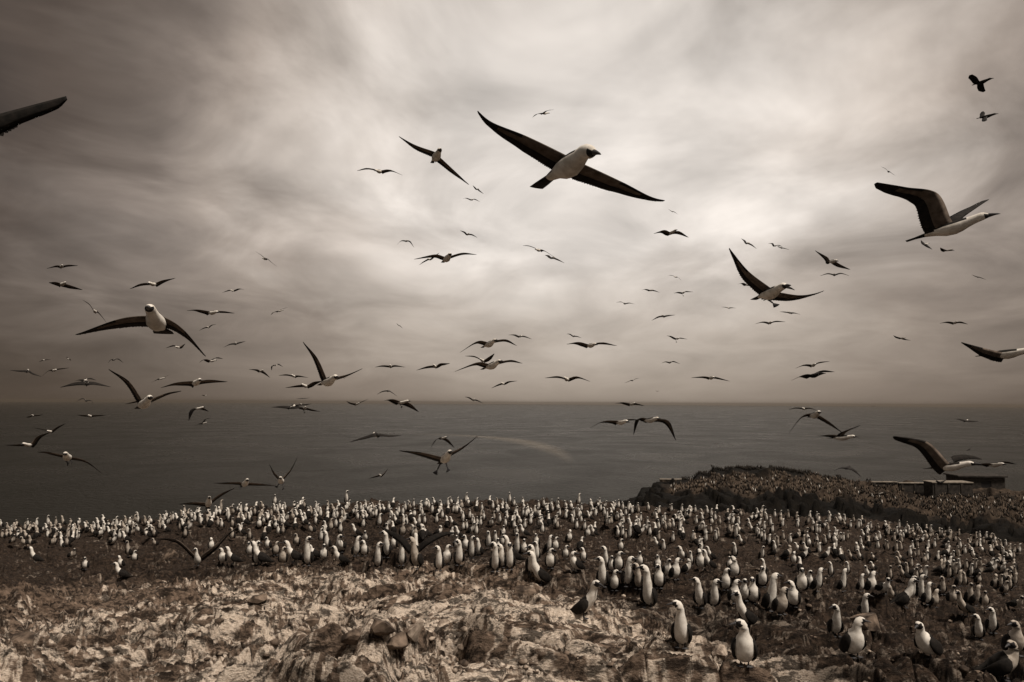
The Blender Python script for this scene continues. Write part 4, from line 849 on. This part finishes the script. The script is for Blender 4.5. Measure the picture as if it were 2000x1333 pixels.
LAND = [  # landmark birds: pixel of head, label, short name
 (1140, 1132, 'booby standing sideways with dark back to the left, long white neck and bill pointing right', 'the sideways long-necked booby'),
 (1455, 1228, 'lowest upright booby near the bottom edge, white breast forward and dark face turned left', 'the lowest upright booby'),
 (1331, 1174, 'booby standing alone on bare rock, breast forward with its dark bill pointing left', 'the lone booby on bare rock'),
 (1958, 1249, 'large booby in the bottom right corner, dark back to the left and head turned left', 'the corner booby'),
 (1669, 1205, 'tall slim booby standing alone on the right slope with white front and head turned right', 'the tall slim right booby'),
 (1633, 1181, 'booby with drooping wings just uphill left of the tall slim one on the right', 'the droop-winged booby'),
 (1812, 1223, 'booby with curved white neck, turned left, alone on the dark lower right slope', 'the curved-neck booby'),
 (1460, 1157, 'booby with very long white neck looking left, dark wings trailing to the right', 'the long-necked side booby'),
 (1266, 1099, 'tallest booby of the central cluster, neck fully stretched and looking left', 'the tallest central booby'),
 (1367, 1129, 'stout booby with dark face looking left, at the left of a close pair', 'the stout booby of the pair'),
 (1039, 1080, 'booby with raised head looking left in front of another, centre front of the colony', 'the raised-head booby'),
 (600, 1037, 'tall booby towering over the left front rank, dark bill pointing right', 'the towering left booby'),
 (737, 1058, 'plump booby with large dark masked face turned right, in the front rank', 'the plump masked booby'),
 (896, 1069, 'plump booby facing left in the front rank, left of the central gap', 'the plump left-facing booby'),
 (967, 1066, 'upright booby at the front edge facing left with slim white body', 'the slim front-edge booby'),
 (1765, 1129, 'big booby on a hummock at the right, breast bright and dark wing to its left', 'the hummock booby'),
 (239, 1098, 'booby sitting on the left rock edge with white breast and dark wings spread behind', 'the left edge booby'),
 (166, 1088, 'small upright booby at the lower left edge of the colony', 'the lower left upright booby'),
 (409, 975, 'booby standing highest on the left skyline', 'the left skyline booby'),
 (1487, 980, 'larger pale booby leaning right at the foot of the headland', 'the pale leaning booby'),
 (677, 956, 'tallest booby on the middle of the ridge skyline', 'the ridge-top booby'),
 (70, 1070, 'booby with dark back low on the far left slope, looking left', 'the far left dark-backed booby'),
 (1906, 1152, 'booby looking right in the clump on the right slope', 'the right clump booby'),
 (1150, 1078, 'booby', '')]
LAND = LAND[:-1]
for q in place: q['lab'] = None
for (lx, ly, lab, short) in LAND:
    q = min(place, key=lambda q: math.hypot(q['px'] - lx, q['yh'] - ly))
    q['lab'] = lab; q['short'] = short
marks = [(q['px'], q['yh'], q['short']) for q in place if q['lab']]
used = set(q['lab'] for q in place if q['lab'])
def rel(dx, dy):
    a = math.degrees(math.atan2(-dy * 1.6, dx)) % 360
    return ['right of', 'uphill right of', 'uphill of', 'uphill left of', 'left of', 'downhill left of', 'downhill of', 'downhill right of'][int(((a + 22.5) % 360) // 45)]
ORD = ['nearest', 'second nearest', 'third nearest', 'fourth nearest', 'fifth nearest', 'sixth nearest', 'seventh nearest', 'eighth nearest', 'ninth nearest', 'tenth nearest', 'eleventh nearest', 'twelfth nearest', 'thirteenth nearest', 'fourteenth nearest', 'fifteenth nearest']
DESC = {'F': 'white-fronted booby facing the camera', 'FL': 'upright booby with bill turned left', 'FR': 'upright booby with bill turned right', 'SL': 'booby standing sideways to the left', 'SR': 'booby standing sideways to the right', 'B': 'dark-backed booby turned away', 'SX': 'booby looking back left'}
NI = 298 - sum(1 for D in FLY if not D.get('black'))
indiv = place[:NI]; rest = place[NI:]
groups = {}
for q in indiv:
    if q['lab']: continue
    mx = min(marks, key=lambda m_: math.hypot(q['px'] - m_[0], (q['yh'] - m_[1]) * 1.6))
    dx, dy = q['px'] - mx[0], q['yh'] - mx[1]
    groups.setdefault((DESC[q['code']], rel(dx, dy), mx[2]), []).append((math.hypot(dx, dy), q))
for (ds_, rl, mk), L_ in groups.items():
    L_.sort(key=lambda t: t[0])
    for k, (dd, q) in enumerate(L_):
        q['lab'] = f'{ds_}, {rl} {mk}' if len(L_) == 1 else f'{ORD[min(k, 14)]} {ds_}, {rl} {mk}'
def pose(q, k):
    rr = random.Random(k * 13 + 5)
    c = q['code']; st = q['hw'] / BH
    if c in ('F', 'FL', 'FR'):
        head = {'F': rr.choice([-25, 0, 20]), 'FL': -72, 'FR': 72}[c]; psi = rr.uniform(-22, 22) + {'F': 0, 'FL': -12, 'FR': 12}[c]; incl = rr.choice([66, 74])
    elif c in ('SL', 'SR'):
        head = rr.choice([-18, 12]); psi = (-66 if c == 'SL' else 66) + rr.uniform(-12, 12); incl = rr.choice([38, 46])
    elif c == 'SX': head, psi, incl = -125, 62, 44
    else: head = rr.choice([-60, 60]); psi = 180 + rr.uniform(-35, 35); incl = 60
    H0 = .66 if incl > 55 else .60
    stretch = .62 if q['hw'] / H0 < .86 else 1.0 if q['hw'] / H0 < 1.08 else 1.3
    z_ = rr.random()
    if k > 45 and z_ < .12 and incl > 55: incl, stretch = 26, .85                  # brooding birds
    elif k > 45 and z_ < .20: head, stretch = 138 if z_ < .16 else -138, .62       # preening over the shoulder
    return stretch, incl, head, psi
GRP = 'boobies standing on the rocky slope'
def edge_dimmed(q, k):
    """birds painted darker, mostly towards the two ends of the colony, as vignette shade"""
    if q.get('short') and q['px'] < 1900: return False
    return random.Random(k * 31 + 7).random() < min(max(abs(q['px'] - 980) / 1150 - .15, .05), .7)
def set_bird(q, k, split):
    stretch, incl, head, psi = pose(q, k)
    b, bl, ft, H = proto(stretch, incl, head, split, (1.24 if stretch < .9 else 1.0 if stretch < 1.2 else .95) + (0 if k % 3 else .06), dimmed=edge_dimmed(q, k))
    s = min(max(q['hw'] / H, .88), 1.25)
    return b, bl, ft, s, R(psi) + math.atan2(-q['p'][0], q['p'][1]) * .0
for k, q in enumerate(indiv):
    split = k < 130
    b, bl, ft, s, rz = set_bird(q, k, split)
    o = link('booby', b, None, q['p'] + np.array([0, 0, -.012]), rz, s)
    tag(o, q['lab'], 'booby', GRP)
    if split:
        link('bill', bl, o)
        for f in ft: link('foot', f, o)
cr = MB()
for k, q in enumerate(rest):
    stretch, incl, head, psi = pose(q, 900 + k)
    key = ('mb', stretch, incl, head)
    if key not in PROTO:
        b, bl, ft, H = standing(stretch, incl, head, plump=1.3 if stretch < .9 else 1.16, fluff=1.15); PROTO[key] = (b.add(bl), H)
    mb, H = PROTO[key]; s = min(max(q['hw'] / H, .92), 1.2); c, sn = math.cos(R(psi)) * s, math.sin(R(psi)) * s; p = q['p']; n0 = len(cr.v)
    cr.v += [(p[0] + v[0] * c - v[1] * sn, p[1] + v[0] * sn + v[1] * c, p[2] + v[2] * s - .012) for v in mb.v]
    cr.f += [tuple(i + n0 for i in f) for f in mb.f]; cr.m += [DIM if i == WH else i for i in mb.m] if edge_dimmed(q, 900 + k) else mb.m
if rest:
    o = link('distant_boobies', cr.mesh('distant_boobies')); tag(o, 'packed far ranks of tiny white-headed boobies along the ridge', 'bird colony', None, 'stuff')
# two boobies on the ground with their wings thrown open
def wing_spreader(px, yh, yf, wl, wr, psi, head, lab, incl=60):
    p, d = drop(px, yf)
    b, bl, ft, H = standing(1.0, incl, head, wings=False)
    ca, sa = math.cos(-R(psi)), math.sin(-R(psi))
    def loc(x, y, off):
        q = at(x, y, d + off) - p; return np.array([q[0] * ca - q[1] * sa, q[0] * sa + q[1] * ca, q[2]])
    s_ = (yf - yh) * d / F / H
    for pts, sg in ((wl, -1), (wr, 1)):
        root = np.array([sg * .07 * (1 if abs(psi) < 90 else -1), 0.02, .30])
        LE = [root] + [loc(x, y, .12 * k) for k, (x, y) in enumerate(pts)]
        wing_loft(b, LE, (0, -.55, .83), 1.1, 24)
    o = link('booby', b.mesh('booby'), None, p, R(psi)); link('bill', bl.mesh('bill'), o)
    for f in ft: link('foot', f.mesh('foot'), o)
    tag(o, lab, 'booby', GRP)
wing_spreader(385, 1070, 1106, [(352, 1058), (330, 1052), (306, 1053)], [(418, 1066), (440, 1046), (463, 1031)], 0, -20, 'booby on the left slope throwing both dark wings up and open')
wing_spreader(809, 1052, 1102, [(786, 1048), (766, 1038), (742, 1028)], [(836, 1050), (862, 1040), (895, 1040)], 170, 30, 'booby with broad dark wings spread among the front rank, seen from behind')

# ------------------------------------------------------------------ flying birds
def fly(k, D):
    rr = random.Random(k * 7 + 1)
    P = D['p']; c2 = np.array(P[2], float)
    black = bool(D.get('black'))
    sh = D.get('sh'); sz = D.get('size')
    def plen(q): return sum(math.hypot(q[i + 1][0] - q[i][0], q[i + 1][1] - q[i][1]) for i in range(len(q) - 1))
    L = .78
    wl = plen([P[2], P[1], P[0]]); wr = plen([P[2], P[3], P[4]])
    if D.get('head'):
        hx, hz = D['head'][0] - D['tail'][0], -(D['head'][1] - D['tail'][1])
    ppm = sz or max(wl, wr) / (L * .97)
    if D.get('head'):
        hv = np.array([hx, 0, hz]) / (ppm * .66); nn = math.hypot(hv[0], hv[2])
        if nn > .985: hv *= .985 / nn; nn = .985
        h = np.array([hv[0], -math.sqrt(1 - nn * nn) * (1 if D.get('ds', 1) else .5), hv[2]]); h = unit(h)
    else:
        psi = R(rr.uniform(-25, 48)); away = rr.random() < .25
        if D.get('psi') is not None: psi = R(D['psi']); away = False
        h = unit(np.array([math.sin(psi), -math.cos(psi) * (-1 if away else 1), rr.uniform(-.02, .12)]))
    d = F / ppm
    cw = at(c2[0], c2[1], d)
    RD = unit(ray(c2[0], c2[1])); RR_ = unit(np.cross(RD, UP)); UU_ = np.cross(RR_, RD)
    # image axes at that distance
    def off(q): return ((q[0] - c2[0]) * RIGHT - (q[1] - c2[1]) * UP) * (d / F)
    # heading was given along image axes: rotate it into the world
    h = unit(h[0] * RR_ + h[1] * RD + h[2] * UU_)
    lat = np.array([-h[1], h[0], 0.0]); lat = unit(lat if lat[0] >= 0 else -lat)
    sgn = 1 if lat[1] >= 0 else -1
    dep = D.get('dep') or (-sgn, sgn)
    wings = []
    for w, (tip, wri, ext, s0) in enumerate(((P[0], P[1], D.get('extraL') or [], None), (P[4], P[3], D.get('extraR') or [], None))):
        side = -1 if w == 0 else 1
        shp = sh[w] if sh else (c2[0] + side * .075 * ppm * max(abs(lat[0]), .35), c2[1] - .035 * ppm)
        pts = [shp, wri] + list(ext) + [tip]
        if ext and math.hypot(ext[0][0] - shp[0], ext[0][1] - shp[1]) < math.hypot(wri[0] - shp[0], wri[1] - shp[1]): pts = [shp] + list(ext) + [wri, tip]
        pl = plen(pts) / ppm
        ex = math.sqrt(max(0, .72 ** 2 - pl * pl)); ex = min(ex, .66)
        LE = []; acc = 0
        for i, q in enumerate(pts):
            if i: acc += math.hypot(q[0] - pts[i - 1][0], q[1] - pts[i - 1][1])
            t = acc / max(plen(pts), 1e-6)
            LE.append(off(q) * (1 + dep[w] * (ex * t) / d) + RD * dep[w] * (ex * t + .05 * (1 - t)))
        root = LE[0] * .35 + h * .06
        wings.append([root] + LE)
    nmesh = D.get('n', 11)
    big = 'lab' in D
    body, bill, feet = MB(), MB(), []
    flying_body(body, bill, h, lat, black=black, n=14 if big else 8, tl=D.get('tl', 1.0), fan=D.get('fan', 1.0) * (1.15 if D.get('feet') else 1), fat=D.get('fat', .80 if black else 0.82 if big else .74), h2=None if not D.get('h2') else D['h2'][0] * RR_ + D['h2'][1] * RD + D['h2'][2] * UU_)
    for w in (0, 1):
        wing_loft(body, wings[w], h, D.get('cwR', D.get('cw', 1.6 if not big else .95)) if w else D.get('cw', 1.6 if not big else .95), nmesh, cdv=None if not D.get('cdR' if w else 'cdL') else D['cdR' if w else 'cdL'][0] * RR_ - D['cdR' if w else 'cdL'][1] * UU_, blunt=bool(D.get('blunt')), black=black, broad=bool(D.get('broad')), roots=.19 if not D.get('broad') else .17)
    for fpx in D.get('feet', []):
        fb = MB(); q = off(fpx) - h * .02; q = q - FWD * (q @ FWD) + FWD * rr.uniform(-.03, .03)
        hip = -h * .10 + lat * (.045 if fpx[0] > c2[0] else -.045) + np.array([0, 0, -.05])
        loft(fb, [(hip, q - hip, lat, .014, .014), (hip * .4 + q * .6, q - hip, lat, .010, .010), (q, q - hip, lat, .010, .010)], lambda i, a, b: FT, 6)
        dn = unit(q - hip); sd = unit(np.cross(dn, FWD)); n0 = len(fb.v)
        for a in (-.5, -.2, .1, .4):
            fb.v.append(q + dn * .095 * math.cos(a) + sd * .095 * math.sin(a) - FWD * .012)
        fb.v.append(q - FWD * .004); fb.v += [v + FWD * .010 for v in fb.v[n0:n0 + 5]]
        for i in range(3):
            fb.face((n0 + 4, n0 + i, n0 + i + 1), FT); fb.face((n0 + 9, n0 + 6 + i, n0 + 5 + i), FT); fb.face((n0 + i, n0 + 5 + i, n0 + 6 + i, n0 + i + 1), FT)
        feet.append(fb)
    D['cw_'] = cw; D['span'] = math.hypot(P[4][0] - P[0][0], P[4][1] - P[0][1])
    name = 'cormorant' if black else 'booby'
    if big:
        o = link(name, body.mesh(name), None, cw); link('bill', bill.mesh('bill'), o)
        for f in feet: link('foot', f.mesh('foot'), o)
    else:
        body.add(bill)
        for f in feet: body.add(f)
        o = link(name, body.mesh(name), None, cw)
    D['obj'] = o; return o
FMARK = ['the largest booby', 'the diagonal-winged booby', 'the big profile booby', 'the dangling-foot booby', 'the big head-on booby', 'the vertical-winged booby', 'the V-winged horizon booby', 'the landing booby', 'the broad-winged sea booby', 'the inverted-V booby', 'the big shed booby', 'the right-edge booby', 'the left-edge wing', 'the upper stacked booby', 'the lower stacked booby', 'the bowed booby', 'the low profile booby', 'the steep-V booby', 'the ridge-skimming booby', 'the bright-headed low booby', 'the ridge lander']
for k, D in enumerate(FLY): fly(k, D)
mk = [(D['p'][2][0], D['p'][2][1], FMARK[i]) for i, D in enumerate(FLY[:21])]
def wpose(P):
    a = P[0][1] - P[2][1]; b = P[4][1] - P[2][1]; s = max(abs(P[4][0] - P[0][0]), 1)
    if abs(P[4][1] - P[0][1]) > .42 * s: return 'tilted ' + ('down to the right' if P[4][1] > P[0][1] else 'down to the left')
    if a > .04 * s and b > .04 * s: return 'wings drooping'
    if a < -.05 * s and b < -.05 * s: return 'wings raised'
    return 'wings level' if abs(P[4][1] - P[0][1]) < .12 * s else 'slightly banked ' + ('right' if P[4][1] > P[0][1] else 'left')
def frel(dx, dy):
    a = math.degrees(math.atan2(-dy, dx)) % 360
    return ['right of', 'above right of', 'above', 'above left of', 'left of', 'below left of', 'below', 'below right of'][int(((a + 22.5) % 360) // 45)]
fg = {}
for D in FLY:
    if 'lab' in D: tag(D['obj'], D['lab'], 'seabird' if D.get('black') else 'booby', 'seabirds flying over the colony'); continue
    P = D['p']; x, y = P[2]
    m_ = min(mk, key=lambda q: math.hypot(q[0] - x, q[1] - y))
    szw = 'tiny' if D['span'] < 28 else 'small' if D['span'] < 60 else 'mid-sized'
    nm = ('black seabird' if D.get('black') else 'booby')
    fg.setdefault((szw, nm, wpose(P), frel(x - m_[0], y - m_[1]), m_[2]), []).append((math.hypot(x - m_[0], y - m_[1]), D))
for (szw, nm, wp, fr_, ml), L_ in fg.items():
    L_.sort(key=lambda t: t[0])
    for k, (dd, D) in enumerate(L_):
        lab = f'{szw} {nm}, {wp}, {fr_} {ml}'
        if len(L_) > 1: lab = f'{ORD[k]} {lab}'
        tag(D['obj'], lab, 'seabird' if D.get('black') else 'booby', 'seabirds flying over the colony')

# ------------------------------------------------------------------ sea haze: the horizon melts into the overcast
def haze():
    M = bpy.data.materials.new('sea_haze'); M.use_nodes = True; t = M.node_tree; t.nodes.clear()
    v = N(t, 'ShaderNodeVolumePrincipled'); v.inputs['Color'].default_value = (.27, .23, .185, 1); v.inputs['Density'].default_value = HAZE
    v.inputs['Anisotropy'].default_value = .2
    out = N(t, 'ShaderNodeOutputMaterial'); t.links.new(v.outputs[0], out.inputs['Volume'])
    mb = MB(); r = 20400
    for z in (-5.5, 62): mb.v += [(-r, -r, z), (r, -r, z), (r, r, z), (-r, r, z)]
    for f in ((3, 2, 1, 0), (4, 5, 6, 7), (0, 1, 5, 4), (1, 2, 6, 5), (2, 3, 7, 6), (3, 0, 4, 7)): mb.face(f, 0)
    o = link('haze', flat(mb.mesh('haze', [M]))); o['kind'] = 'stuff'; o['label'] = 'thin pale sea haze along the horizon'
HAZE = 1 / 16000
haze()
